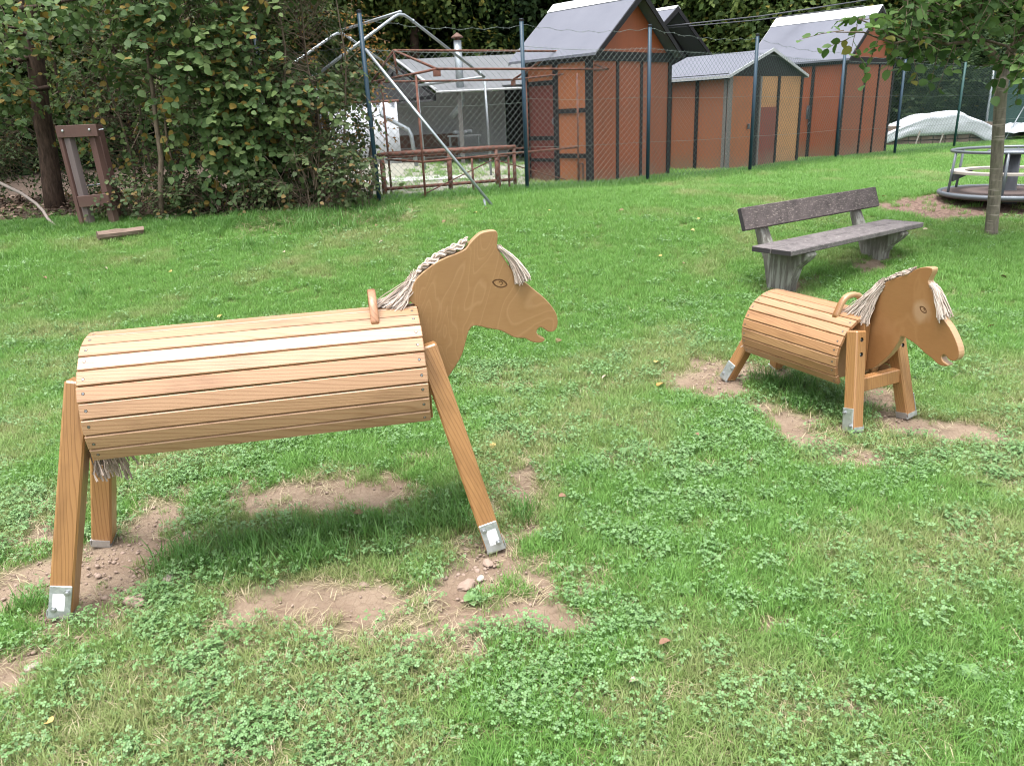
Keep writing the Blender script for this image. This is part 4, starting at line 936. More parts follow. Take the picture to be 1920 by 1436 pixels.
def door_a(T, h, w2):
    """long side of the left shed: orange boards in a black frame and a dark red stable door"""
    U = axes((0, 0, 0), (0, 1, 0), (-1, 0, 0), (0, 0, 1))         # x along the wall, y outwards
    for z0, z1 in ((.05, .50), (.55, 1.13), (1.18, h)):
        obj('wall_panel', MB().box((.335, 0, (z0+z1)/2), (.55, .024, z1-z0)), 'orange', T, mat=U)
    obj('wall_panel', MB().box((.94, 0, (1.60+h)/2), (.66, .024, h-1.60)), 'orange', T, mat=U)
    for z in (.525, 1.155): obj('rail', MB().box((.335, .016, z), (.55, .03, .065)), 'black', T, mat=U)
    for x in (.0, .64, 1.26): obj('batten', MB().box((x, .022, h/2), (.085 if x else .11, .034, h-.004)), 'black', T, mat=U)
    d = obj('door', MB().box((.95, -.01, .80), (.54, .024, 1.54)), 'darkred', T, mat=U)
    for z in (.06, .78, 1.10+.46): obj('door_rail', MB().box((.95, .008, z), (.54, .02, .065)), 'black', d)
    obj('door_rail', MB().box((.95, .008, .46), (.54, .02, .05)), 'black', d)
    obj('handle', MB().box((.70, .03, 1.02), (.035, .025, .09), ch=.006), 'carpost', d)
    obj('hatch_frame', MB().box((.12, .03, .22), (.012, .02, .4)).box((.20, .03, .22), (.012, .02, .4)).box((.16, .03, .42), (.09, .02, .012)), 'frame', T, mat=U)
def door_c(T, h, w2):
    U = axes((0, 0, 0), (0, 1, 0), (-1, 0, 0), (0, 0, 1))
    for a, b_ in ((.0, .62), (.62, .95), (.95, w2)): obj('wall_panel' if a != .0 else 'door', MB().box(((a+b_)/2, 0, h/2), (b_-a-.006, .024, h)), 'red', T, mat=U)
    for x in (0, .62, .95, w2): obj('batten', MB().box((x, .02, h/2), (.06, .03, h-.004)), 'black', T, mat=U)
    obj('handle', MB().tube([(.66, .045, .88), (.66, .075, .92), (.66, .075, 1.02), (.66, .045, 1.06)], .012, 6).box((.66, .04, .97), (.07, .012, .26)), 'carpost', T, mat=U)
    obj('hook', MB().tube([(.60, .05, .78), (.62, .08, .74), (.65, .05, .72)], .01, 6), 'carpost', T, mat=U)
aframe('garden_shed', 'tall rust red shed with dark red stable door, steep grey roof, nearest the rusty frames', (1.292, 11.5), 1.893, 1.278, .54, 2.291, 3.22, [0, .60, 1.17, 1.893], None, .20, .26, (('red', 'red', 'red2'), ()), door_a, .19)
aframe('garden_shed', 'tall rust red shed with steep grey roof at the right end of the shed row', (6.81, 16.0), 2.375, 2.0, .499, 2.292, 3.37, [0, .95, 1.62, 2.375], None, .12, .15, (('red2', 'red', 'red2'), ()), door_c, .30)
aframe('garden_shed', 'dark steep-roofed shed set back between the tall red shed and the low one', (2.2, 16.0), 3.0, 2.2, .54, 2.35, 3.52, [0, 1, 2, 3.0], [0, 1.1, 2.2], .5, .1, (('black',)*3, ('black',)*2), None, .1, None, 'black')
def low_shed():
    K = (3.814, 13.4); w1, w2, zb, zt = 2.48, 1.6, .515, 2.065; T = thing('low_shed', 'low orange and tan shed with a patched red panel and a shallow grey roof', 'shed', (K[0], K[1], zb-.06), YAW); h = zt-zb+.06; A = 2.50-zb+.06
    st = [0, .78, 1.03, 1.72, 2.48]
    for (a, b_), m in zip(((0, .80), (1.0, 1.60), (1.60, 2.48)), ('orange', 'tan', 'tan')):
        obj('wall_panel', MB().box(((a+b_)/2, 0, h/2), (b_-a-.005, .024, h)), m, T)
    obj('wall_panel', MB().box((.90, 0, h/2), (.195, .022, h)), 'tan', T)
    p = obj('patch_panel', MB().box((1.29, -.022, .57), (.57, .014, 1.06)), 'patch', T); p['label'] = 'red patch board over the tan gable wall'
    for x, m, w in ((0, 'greybat', .10), (.86, 'black', .11), (.98, 'greybat', .05), (1.62, 'black', .06), (2.48, 'black', .06)): obj('batten', MB().box((x, -.022, h/2), (w, .032, h-.004)), m, T)
    U = axes((0, 0, 0), (0, 1, 0), (-1, 0, 0), (0, 0, 1))
    for a, b_ in ((0, .60), (.60, 1.15), (1.15, 1.6)): obj('wall_panel', MB().box(((a+b_)/2, 0, h/2), (b_-a-.005, .024, h)), 'pinkred', T, mat=U)
    for x, m in ((.05, 'greybat'), (.60, 'black'), (1.15, 'black')): obj('batten', MB().box((x, .022, h/2), (.06, .03, h-.004)), m, T, mat=U)
    obj('wall', MB().box((w1/2, w2, h/2), (w1, .03, h)), 'pinkred', T); obj('wall', MB().box((w1, w2/2, h/2), (.03, w2-.034, h)), 'pinkred', T)
    obj('sill', MB().box((w1/2, -.03, .05), (w1, .05, .09)), 'greybat', T)
    obj('gable', MB().prism([(-.02, h+.004), (w1+.02, h+.004), (w1/2, A-.03)], axes((0, 0, 0), (1, 0, 0), (0, 0, 1), (0, -1, 0)), -.02, .02), 'black', T)
    obj('eaves_board', MB().box((-.03, w2/2, h-.0), (.03, w2, .09)), 'black', T)
    for sg in (-1, 1):
        xe = w1/2+sg*(w1/2+.12); ze = h+.01; prof = [(w1/2, A), (xe, ze), (xe, ze-.03), (w1/2, A-.03)]
        o = obj('roof_slope', MB().prism(prof, axes((0, 0, 0), (1, 0, 0), (0, 0, 1), (0, -1, 0)), -w2-.08, .07), 'felt', T)
        obj('verge_board', MB().prism([(w1/2, A+.012), (xe, ze+.012), (xe, ze-.035), (w1/2, A-.04)], axes((0, 0, 0), (1, 0, 0), (0, 0, 1), (0, -1, 0)), .073, .09), 'gray', T)
        obj('eaves_trim', MB().box((xe, w2/2, ze-.02), (.02, w2+.14, .045)), 'gray', T)
    obj('latch', MB().box((.62, -.04, .80), (.05, .03, .09), ch=.006), 'carpost', T)
low_shed()

# ------------------------------------------------------------------ open shelter behind the fence
def shelter():
    T = thing('open_shelter', 'open dark shelter with a low grey roof and flue pipe behind the fence', 'shelter', (-.8, 18.5, 0)); O = Vector((-.8, 18.5, 0))
    def L(*q): return [Vector(p)-O for p in q]
    obj('roof', MB().slab(L((-1.32, 17.5, 2.19), (2.6, 17.5, 2.19), (2.6, 21, 3.08), (-2.57, 21, 3.08)), .05), 'sheet', T)
    obj('roof_trim', MB().tube(L((-1.34, 17.48, 2.20), (-2.59, 21, 3.09)), .03, 6), 'gray', T); obj('eaves_trim', MB().tube(L((-1.34, 17.47, 2.16), (2.6, 17.47, 2.16)), .028, 6), 'gray', T)
    obj('gable_board', MB().slab(L((-1.36, 17.6, 2.12), (-1.36, 17.6, 1.98), (-3.25, 19.8, 1.98), (-2.60, 20.95, 2.98)), .06), 'black', T)
    obj('back_wall', MB().slab(L((-2.55, 20, .4), (.14, 20, .4), (.14, 20, 2.2), (-2.55, 20, 2.2)), .08), 'whitewall', T)
    obj('back_wall', MB().slab(L((.15, 20, .4), (2.6, 20, .4), (2.6, 20, 2.4), (.15, 20, 2.4)), .08), 'black', T)  # black wall stands in for the dark opening, its shade painted as colour
    obj('side_wall', MB().slab(L((2.55, 17.6, .4), (2.55, 20, .4), (2.55, 20, 2.4), (2.55, 17.6, 2.2)), .06), 'black', T)
    obj('end_wall', MB().slab(L((-2.6, 20.0, .4), (-2.6, 20.9, .4), (-2.6, 20.9, 2.9), (-2.6, 20, 2.7)), .06), 'black', T)
    for x in (-.86, .55): obj('roof_post', MB().box(Vector((x, 17.65, 1.35))-O, (.09, .09, 1.65)), 'greybat' if x < 0 else 'black', T)
    obj('flue_pipe', MB().tube(L((-.83, 17.72, 1.95), (-.83, 17.72, 3.17)), .085, 14), 'gtube', T, True); obj('flue_elbow', MB().tube(L((-.83, 17.72, 2.1), (-.85, 17.72, 1.85), (-1.05, 17.9, 1.66)), .07, 10), 'gtube', T, True)
    obj('flue_cap', MB().lathe([(0, .14), (.05, .11), (.13, .05), (.13, .03), (.0, .03)], 14, Vector((-.83, 17.72, 3.19))-O).tube(L((-.83, 17.72, 3.1), (-.83, 17.72, 3.25)), .06, 6), 'brownbox', T)
    obj('down_pipe', MB().tube(L((-2.55, 17.4, 1.9), (-2.55, 17.4, 1.74), (-1.98, 17.3, 1.42), (-1.93, 17.3, 1.3), (-1.86, 17.3, .55)), .045, 8), 'gtube', T, True)
    obj('valley_flashing', MB().slab(L((.08, 17.52, 2.24), (.62, 17.4, 2.24), (.62, 18.5, 2.62), (.25, 18.5, 2.55)), .02), 'sheet', T)
    o = thing('wooden_bench', 'brown boarded bench against the white shelter wall', 'bench', (-1.9, 19.2, .5)); z0 = .0
    obj('seat', MB().box((0, 0, .42), (1.7, .42, .05)), 'brownbox', o); obj('front_board', MB().box((0, -.19, .2), (1.7, .03, .38)), 'brownbox', o); obj('back', MB().box((.1, .2, .62), (1.5, .03, .3)), 'brownbox', o)
    t = thing('side_table', 'thin legged table with white things on it inside the shelter', 'table', (-.85, 18.6, .5))
    obj('table_top', MB().box((0, 0, .72), (.75, .5, .03)), 'gray', t)
    for sx in (-1, 1):
        for sy in (-1, 1): obj('leg', MB().tube([(sx*.33, sy*.2, 0), (sx*.33, sy*.2, .71)], .012, 6), 'gtube', t)
    b = MB(); 
    for k in range(7): b.box((random.uniform(-.2, .15), random.uniform(-.1, .1), .775+random.uniform(0, .05)), (.12, .1, .07), Matrix.Rotation(random.uniform(0, 3), 3, 'Z'), ch=.02)
    tag(obj('crumpled_bag', b, 'whitetarp', loc=(-.85, 18.6, .5)), 'crumpled white bag lying on the table in the shelter', 'bag')
    # white sheets left of the shelter
    mb = MB(); n = 22; vs = []
    for q in range(n+1):
        x = -3.95+1.6*q/n; y = 18.6+.05*math.sin(q*1.3)+.02*math.sin(q*3.1); vs += [(x, y, .62), (x+.01, y-.02, 1.3), (x, y, 2.02)]
    mb.add(vs, [(q*3+k, (q+1)*3+k, (q+1)*3+k+1, q*3+k+1) for q in range(n) for k in range(2)]); o = obj('white_sheet', mb, 'whitetarp', None, True)
    sd = o.modifiers.new('solid', 'SOLIDIFY'); sd.thickness = .02; tag(o, 'white tarpaulin wall behind the corner of the wire fence', 'tarpaulin')
    tag(obj('curtain_rail', MB().tube([(-4.0, 18.6, 2.05), (-2.3, 18.6, 2.05)], .03, 6), 'rust'), 'rusty rail above the white tarpaulin wall', 'rail')
    # paved strip
    tag(obj('paving', MB().slab([(-2.9, 12.9, .66), (-.6, 13.2, .655), (-.7, 14.0, .66), (-3.2, 13.9, .67)], .12), 'concrete'), kind='structure')
shelter()

# ------------------------------------------------------------------ tubular frames behind the fence
def pavilion():
    T = thing('pavilion_frame', 'bare galvanised tube frame of a gabled pavilion behind the fence', 'tent frame', (-2, 13.5, 0)); O = Vector((-2, 13.5, 0)); r = .023
    A, B, C, D, E, F_ = ((-1.43, 12.8, 3.17), (-2.80, 14.95, 3.17), (-.23, 14.0, 2.25), (-1.61, 16.2, 2.25), (-2.59, 11.6, 2.25), (-3.98, 13.7, 2.25))
    for nm, (a, b_) in {'ridge_tube': (A, B)}.items(): obj(nm, MB().tube([Vector(a)-O, Vector(b_)-O], r, 8), 'gtube', T, True)
    for (a, p, c) in ((E, A, C), (F_, B, D)):
        a, p, c = Vector(a)-O, Vector(p)-O, Vector(c)-O; k = .09
        obj('gable_rafter', MB().tube([a, p+(a-p)*k, p+(a-p)*k*.35-Vector((0, 0, .012)), p+(c-p)*k*.35-Vector((0, 0, .012)), p+(c-p)*k, c], r, 8), 'gtube', T, True)
        for q in (.12, .93): obj('sleeve', MB().tube([p+(c-p)*q, p+(c-p)*(q+.02)], r*1.35, 8), 'gtube', T, True)
    for (a, b_) in ((C, D), (E, F_)): obj('eaves_tube', MB().tube([Vector(a)-O, Vector(b_)-O], r, 8), 'gtube', T, True)
    for p in (C, D, E, F_): obj('leg', MB().tube([Vector(p)-O, Vector((p[0]+.03, p[1], G(p[0], p[1])-.05))-O], r*.9, 8), 'gtube', T, True)
pavilion()
def stall():
    T = thing('stall_frame', 'rusty hipped market stall frame standing just behind the wire fence', 'stall frame', (0, 11, 0)); O = Vector((0, 11, 0)); r = .016
    def t(nm, *p, rr=r): obj(nm, MB().tube([Vector(q)-O for q in p], rr, 6), 'rust', T, True)
    g = G(0, 10.5)
    N1, N2, F1, F2 = (-1.005, 10.05), (1.1, 11.35), (-1.57, 11.0), (.42, 12.3)
    for p in (N1, N2, F1, F2): t('leg', (p[0], p[1], G(*p)-.05), (p[0], p[1], 2.12))
    e = [(-.74, 9.98, 2.18), (1.54, 11.42, 2.16), (.23, 12.4, 2.12), (-1.72, 11.15, 2.12)]; a, b_ = (-1.32, 10.62, 2.46), (.86, 11.98, 2.46)
    t('eaves_rail', e[0], e[1]); t('eaves_rail', e[1], e[2]); t('eaves_rail', e[2], e[3]); t('eaves_rail', e[3], (-1.02, 10.05, 2.14), e[0]); t('ridge_rail', a, b_)
    for p, q in ((a, e[0]), (a, e[3]), (b_, e[1]), (b_, e[2])): t('hip_rail', p, q)
    t('strut', b_, (.86, 11.98, 2.12)); t('strut', a, (-1.3, 10.62, 2.14))
    obj('bracket', MB().box(Vector(e[0])-O-Vector((0, 0, .05)), (.09, .05, .07)), 'rust', T); obj('bracket', MB().box(Vector(e[2])-O-Vector((0, 0, .05)), (.07, .05, .07)), 'rust', T)
    t('counter_rail', (-1.54, 10.55, 1.13), (N1[0], N1[1], 1.10), (1.1, 11.35, 1.14)); t('counter_rail', (F1[0], F1[1], 1.13), (F2[0], F2[1], 1.13))
    t('floor_rail', (-1.57, 11.0, g+.02), (N1[0], N1[1], g+.01)); t('brace', (-1.15, 10.15, g+.03), (-.12, 10.62, 1.06), rr=.008); t('brace', (-.1, 10.62, 1.06), (.9, 11.2, g+.1), rr=.008)
stall()
def rust_table():
    T = thing('tube_table_frame', 'long low rusty tube table frame behind the corner fence post', 'table frame', (-.7, 10.7, 0)); O = Vector((-.7, 10.7, 0))
    def t(nm, *p, rr=.03): obj(nm, MB().tube([Vector(q)-O for q in p], rr, 8), 'rust', T, True)
    t('top_rail', (-1.68, 10.75, 1.18), (.2, 11.45, 1.18)); t('top_rail', (-1.62, 11.25, 1.18), (-.05, 11.9, 1.18), rr=.022); t('end_rail', (-.05, 11.9, 1.18), (.2, 11.45, 1.18), rr=.022); t('end_rail', (-1.68, 10.75, 1.18), (-1.62, 11.25, 1.18), rr=.022)
    for x, y in ((-1.63, 10.77), (-.74, 11.1), (-.08, 11.34), (.18, 11.44)): t('leg', (x, y, G(x, y)-.05), (x, y, 1.16), rr=.034 if x < -.5 else .026)
    t('lower_rail', (-1.6, 10.78, .73), (.16, 11.43, .73), rr=.022)
    for x, y in ((-.40, 10.6), (-.04, 10.68), (.09, 10.75)): t('upright', (x, y, .56), (x, y, 1.09), rr=.015)
    t('foot_rail', (-.40, 10.6, .60), (.09, 10.75, .60), rr=.013); t('head_rail', (-.40, 10.6, 1.09), (.09, 10.75, 1.09), rr=.013)
rust_table()

# ------------------------------------------------------------------ covered pallet stack and netting at the right
def tarp():
    T = thing('pallet_stack', 'stack of old wooden pallets under the white tarpaulin', 'pallets', (11.6, 21.4, 0)); z = G(11.6, 21.4)-.03
    for k in range(4):
        for i in range(9): obj('pallet_board', MB().box((-1.3+i*.325, -.46, z+.09+k*.13), (.30, .02, .085)), 'log', T, mat=Matrix.Identity(4))
        obj('pallet_deck', MB().box((0, 0, z+.145+k*.13), (2.9, .9, .02)), 'log', T)
    for x in (-.62, .02): obj('prop', MB().box((x, -.54, z+.2), (.03, .02, .5), Matrix.Rotation(.22, 3, 'Y')), 'palewood', T)
    n, m = 40, 14; vs = []; r = random.Random(3)
    for i in range(n+1):
        u = i/n; x = 10.12+2.95*u
        top = z+.80*min(1, .36+1.6*u, .42+1.7*(1-u))**.8 - .03*math.sin(u*17)*(.3 < u < .7) + .01*r.random()
        low = z+.28-.34*max(0, (u-.78)/.22)-.16*max(0, (.2-u)/.2)
        for j in range(m+1):
            v = j/m
            if v < .45: y = 20.86-.02*math.sin(u*40)-.10*v; zz = low+(top-low)*(v/.45)**.9
            elif v < .7: y = 20.84+1.1*(v-.45)/.25; zz = top+.04*math.sin(math.pi*(v-.45)/.25)+.02*vnoise(u*14, v*9, 4)
            else: y = 21.94; zz = top+(low-top)*(v-.7)/.3
            vs.append((x+.012*math.sin(v*30), y+.05*(vnoise(u*9, v*6, 2)-.5), zz))
    mb = MB(); mb.add(vs, [(i*(m+1)+j, (i+1)*(m+1)+j, (i+1)*(m+1)+j+1, i*(m+1)+j+1) for i in range(n) for j in range(m)]); o = obj('tarpaulin', mb, 'whitetarp', None, True)
    sd = o.modifiers.new('solid', 'SOLIDIFY'); sd.thickness = .006; tag(o, 'white tarpaulin draped over the pallet stack at the end of the fence', 'tarpaulin')
    mb = MB(); vs = []
    for i in range(21):
        x = 13.15+4*i/20; vs += [(x, 21.6+.02*math.sin(i*2.2), z+.45), (x, 21.6+.03*math.sin(i*1.7), z+1.2), (x, 21.6, z+1.95)]
    mb.add(vs, [(i*3+k, (i+1)*3+k, (i+1)*3+k+1, i*3+k+1) for i in range(20) for k in range(2)]); o = obj('net_screen', mb, 'netting')
    sd = o.modifiers.new('solid', 'SOLIDIFY'); sd.thickness = .008; tag(o, 'green windbreak netting stretched at the right edge', 'netting')
    tag(obj('net_pole', MB().tube([(13.18, 21.55, z), (13.15, 21.55, z+2.05)], .03, 8).tube([(13.2, 21.5, z+1.55), (14.6, 21.5, z+1.6)], .015, 6).tube([(13.3, 20.9, z), (14.2, 21.5, z+1.1)], .016, 6), 'gtube', None, True), 'galvanised pole and stay holding the green netting', 'pole')
    mb = MB(); vs = []
    for i in range(15):
        for j in range(7): vs.append((13.15+1.9*i/14, 20.9+.9*j/6, z+.12+.42*math.sin(math.pi*(j+1)/8)*(.7+.3*vnoise(i*.7, j*.7, 5))))
    mb.add(vs, [(i*7+j, (i+1)*7+j, (i+1)*7+j+1, i*7+j+1) for i in range(14) for j in range(6)]); o = obj('tarpaulin', mb, 'whitetarp', None, True); sd = o.modifiers.new('solid', 'SOLIDIFY'); sd.thickness = .006
    tag(o, 'pale crumpled sheet heaped in front of the green netting', 'tarpaulin')
tarp()

# ------------------------------------------------------------------ left: post frame, branch, log
def post_frame():
    T = thing('post_frame', 'leaning brown frame of square posts by the shrubs', 'wooden frame', (-4.72, 9.0, 0)); O = Vector((-4.72, 9.0, 0)); s = .082
    def beam(nm, a, b_, w=s, d=s, m='frame'):
        a, b_ = Vector(a)-O, Vector(b_)-O; z = (b_-a).normalized(); y = (Vector((0.35, 1, 0)).normalized()); y = (y-z*z.dot(y)).normalized(); x = y.cross(z)
        return obj(nm, MB().box((0, 0, 0), (w, d, (b_-a).length), ch=.005), m, T, mat=axes((a+b_)/2, x, y, z))
    g = G(-4.7, 9); dx, dy, dz = -.085, .10, 1.10
    P = {'fl': (-4.80, 9.0), 'fr': (-4.53, 9.02), 'bl': (-4.76, 9.22), 'br': (-4.60, 9.30)}
    for k, (x, y) in P.items():
        if k == 'bl': continue
        beam('post', (x, y, g-.12), (x+dx, y+dy, g+dz), m='frame' if k != 'fl' else 'frame2')
    beam('post', (-4.875, 8.995, g-.12), (-4.875+dx, 8.995+dy, g+dz), .05, s, 'frame')
    c0 = Vector((-4.66+dx, 8.95+dy, g+dz-.055)); obj('top_rail', MB().box(c0-O, (.46, .05, .13), ch=.004), 'frame', T)
    for sx in (-1, 1): obj('bolt', MB().lathe([(0, .012), (.012, .01), (.014, 0)], 8), 'galv', T, mat=Matrix.Translation(c0-O+Vector((sx*.15, -.027, .01))) @ Matrix.Rotation(math.pi/2, 4, 'X'))
    c1 = Vector((-4.66+dx*.25, 8.945+dy*.25, g+.29)); obj('lower_rail', MB().box(c1-O, (.36, .05, .125), Matrix.Rotation(-.06, 3, 'Y'), ch=.004), 'frame', T)
    for f in (.40, .93): obj('rod', MB().tube([Vector((-4.86+dx*f, 9.1+dy*f, g+dz*f))-O, Vector((-4.45+dx*f, 9.12+dy*f, g+dz*f+.03))-O], .008, 6), 'gtube', T)
    L_ = thing('split_log', 'short split log lying in the grass at the shrub edge', 'log', (-4.19, 8.42, G(-4.19, 8.42)+.055), .62)
    mb = MB(); r = random.Random(8); vs = []; n = 9
    for i in range(6):
        for k in range(n):
            a = 2*math.pi*k/n; rr = .085*(1+.18*r.uniform(-1, 1)); vs.append((-.23+.46*i/5+r.uniform(-.012, .012), rr*math.cos(a), rr*.62*math.sin(a)))
    mb.add(vs, [(i*n+k, i*n+(k+1) % n, (i+1)*n+(k+1) % n, (i+1)*n+k) for i in range(5) for k in range(n)]+[tuple(range(n)), tuple(5*n+k for k in range(n))]); obj('log_body', mb, 'log', L_)
    pts = [(-7.2, 9.9, 1.5), (-6.1, 9.6, 1.10), (-5.82, 9.5, .98), (-5.6, 9.38, .86), (-5.46, 9.25, .78), (-5.34, 9.1, .70), (-5.22, 9.0, .64), (-5.03, 8.93, .585), (-4.92, 8.9, .575)]
    tag(obj('dead_branch', MB().tube(pts, [.022, .021, .020, .019, .018, .017, .016, .013, .008], 8), 'paleb', None, True), 'bleached curved branch trailing onto the lawn at the left edge', 'branch')
post_frame()

# ------------------------------------------------------------------ shrubs and trees
def wavy(a, b_, n, amp, seed):
    r = np.random.default_rng(seed); a = np.array(a, float); b_ = np.array(b_, float); o = np.cumsum(r.normal(0, amp, (n, 3)), 0); o -= np.linspace(0, 1, n)[:, None]*o[-1]; o[:, 2] *= .3
    return [tuple(a+(b_-a)*t+o[i]) for i, t in enumerate(np.linspace(0, 1, n))]
LEAF_SHARED = {}
def leaf_parts(T, O, pos, d, nr, sz, lv, kind, mat, base, count_cap=140):
    """the leaves one can pick apart: each an object on shared meshes"""
    for i in range(min(len(pos), count_cap)):
        b = int(min(6, lv[i]*7)); key = (mat, kind, b)
        if key not in LEAF_SHARED:
            V, F = leaf_template(kind); LEAF_SHARED[key] = npmesh('leaf', V, F, mat, {'lv': np.full(len(V), (b+.5)/7)})
        x = unit(d[i][None])[0]; y = unit(np.cross(nr[i], x)[None])[0]; z = np.cross(x, y); s = sz[i]
        link('leaf', LEAF_SHARED[key], T, axes(Vector(pos[i])-O, x*s, y*s, z*s))
def shrub(label, c, rx, ry, h, n, size, mat, stems, yellow=.05, seed=0, nparts=0, kind='ovate', zlo=.05, sub='shrub', front_bias=.6, twl=.34, nl=8, shell=.55, barkm='bark'):
    T = thing(sub, label, 'shrub', (c[0], c[1], 0)); O = Vector((c[0], c[1], 0)); g = G(c[0], c[1]); r = np.random.default_rng(seed)
    u = r.normal(0, 1, (n*3, 3)); u = unit(u); u[:, 1] -= front_bias*r.random(n*3); u = unit(u); rad = r.uniform(shell, 1.0, n*3)**.8
    zz = (u[:, 2]*.5+.5); P = np.stack([u[:, 0]*rx*rad, u[:, 1]*ry*rad, zlo+(h-zlo)*(zz*.96+.02*r.normal(0, 1, n*3))], 1)
    P = P[(P[:, 2] > .04)][:n]; N = len(P); od = unit(np.stack([P[:, 0]/rx, P[:, 1]/ry, (P[:, 2]/h-.35)*.8], 1)); lump = vnoise(P[:, 0]*2.2+seed, P[:, 2]*2.2, 3); k = lump > .30; P, od = P[k], od[k]
    P[:, 2] += g; P[:, :2] += np.array(c)[None]
    pos, d, nr, sz, lv, (tc, td, tl) = sprays(P, od, None, nl, twl, size, yellow)
    keepz = pos[:, 2] > Gs(pos[:, 0], pos[:, 1])+.02; pos, d, nr, sz, lv = pos[keepz], d[keepz], nr[keepz], sz[keepz], lv[keepz]
    mb = MB()
    for i, (bx, by, tx, ty, tz, rr) in enumerate(stems):
        p = wavy((bx, by, G(bx, by)-.08), (tx, ty, tz), 9, .035, seed*10+i); mb2 = MB().tube([Vector(q)-O for q in p], [rr*(1-.65*q/8) for q in range(9)], 7); obj('stem', mb2, barkm, T, True)
    for i in range(len(tc)):
        if i % 2 == 0:
            a = tc[i]; e = a+td[i]*tl[i]; e[2] -= .2*tl[i]; inn = a-od[i]*r.uniform(.15, .45)-np.array([0, 0, r.uniform(0, .25)]); mb.tube([Vector(inn)-O, Vector(a)-O, Vector(e)-O], [.006, .0045, .0015], 3, False)
    if mb.v: o = obj('twigs', mb, 'twig', T); o['kind'] = 'stuff'
    # nearest leaves facing the lawn are separate parts
    if nparts:
        sc = pos[:, 1]+.25*np.abs(pos[:, 0]-c[0])-.0*pos[:, 2]; od_ = np.argsort(sc)[:nparts*3]; r.shuffle(od_); sel = od_[:nparts]; m = np.ones(len(pos), bool); m[sel] = False
        leaf_parts(T, O, pos[sel], d[sel], nr[sel], sz[sel]*1.1, lv[sel], kind, mat, O, nparts); pos, d, nr, sz, lv = pos[m], d[m], nr[m], sz[m], lv[m]
    V, F, L_ = leaves_np(pos-np.array(O), d, nr, sz, lv, kind); o = link('leaves', npmesh('leaves', V, F, mat, {'lv': L_}), T); o['kind'] = 'stuff'
    return T
shrub('round leaved hazel bush reaching to the ground beside the leaning frame', (-3.55, 9.85), .95, .72, 3.5, 760, .090, 'hazel', [(-4.03, 9.22, -3.95, 9.5, 3.6, .036), (-3.93, 9.4, -4.05, 9.7, 3.0, .022), (-3.4, 9.7, -3.55, 9.9, 3.5, .02), (-3.1, 9.5, -3.75, 9.8, 2.9, .02)], .07, 1, 150)
shrub('hazel bush with yellowing leaves in the middle of the hedge', (-2.75, 9.95), .80, .66, 3.5, 560, .080, 'hazel', [(-2.9, 9.6, -2.75, 9.8, 3.6, .026), (-2.6, 9.7, -2.5, 9.9, 3.6, .022), (-2.8, 9.7, -3.1, 9.9, 2.9, .018)], .10, 2, 120, zlo=.35)
shrub('thin twiggy shrub of small leaves beside the corner fence post', (-2.2, 10.1), .58, .6, 3.3, 760, .058, 'thicket', [(-2.05, 9.75, -1.85, 9.9, 3.0, .02), (-2.2, 9.8, -2.3, 10.0, 3.2, .018), (-1.75, 10.0, -1.7, 10.4, 2.3, .03)], .10, 3, 60, zlo=.15)
shrub('low bramble tangle at the foot of the hedge', (-2.25, 9.45), .72, .28, .75, 230, .055, 'thicket', [(-2.25+.75*math.sin(k*2.4)*((k*7 % 10)/10+.1), 9.42+.22*math.cos(k*1.7), -2.25+.75*math.sin(k*2.4)*((k*7 % 10)/10+.1)+.32*math.sin(k*5.1), 9.3+.25*math.cos(k*3.3), .95+.42*((k*13 % 17)/17), .0045) for k in range(46)], .12, 4, 50, zlo=.05, sub='bramble')
shrub('low leafy brambles under the hazel bush', (-3.35, 9.38), .65, .2, .55, 170, .05, 'thicket', [(-3.4+.09*k-.4, 9.35, -3.4+.11*k-.4, 9.2, .95+.03*k, .005) for k in range(8)], .08, 7, 30, zlo=.05, sub='bramble')
shrub('low weeds and brambles at the foot of the leaning frame', (-4.35, 9.32), .55, .2, .42, 110, .05, 'thicket', [(-4.5+.09*k, 9.35, -4.5+.11*k, 9.2, .95+.03*k, .005) for k in range(6)], .12, 8, 20, zlo=.05, sub='bramble')
shrub('sparse leaved shrub with yellow tips behind the leaning frame', (-4.75, 10.3), .8, .6, 2.6, 210, .065, 'hazel', [(-4.6, 9.9, -4.9, 10.0, 3.0, .02), (-4.4, 9.9, -4.5, 10.2, 3.2, .02), (-5.0, 10.0, -5.2, 10.1, 2.8, .016)], .13, 5, 60, zlo=.35)
shrub('russet leaved shrub showing above the white tarpaulin', (-2.2, 11.6), .6, .5, 2.6, 170, .06, 'russet', [(-2.3, 11.5, -2.2, 11.6, 2.4, .02)], .3, 6, 0, 'lance')
for i, (cx, cy, rx, h, m, lab) in enumerate(((-6.2, 11.4, 1.3, 3.6, 'thicket', 'dark thicket shrub at the back of the left corner'), (-4.9, 11.7, 1.2, 4.2, 'thicket', 'tall dark shrub behind the leaning frame'), (-3.6, 11.6, 1.0, 4.3, 'thicket', 'tall dark shrub behind the hazel bush'), (-2.75, 11.4, .55, 3.7, 'thicket', 'narrow dark shrub behind the fence corner'), (-7.6, 11.0, 1.2, 3.4, 'thicket', 'dark shrub at the far left edge of the thicket'))):
    shrub(lab, (cx, cy), rx, .8, h, 900, .062, m, [(cx+.2, cy-.2, cx+.1, cy, h*.9, .035), (cx-.4, cy, cx-.5, cy, h*.8, .03)], .05, 20+i, 0, 'lance', zlo=.1, nl=8, barkm='bark_dark')
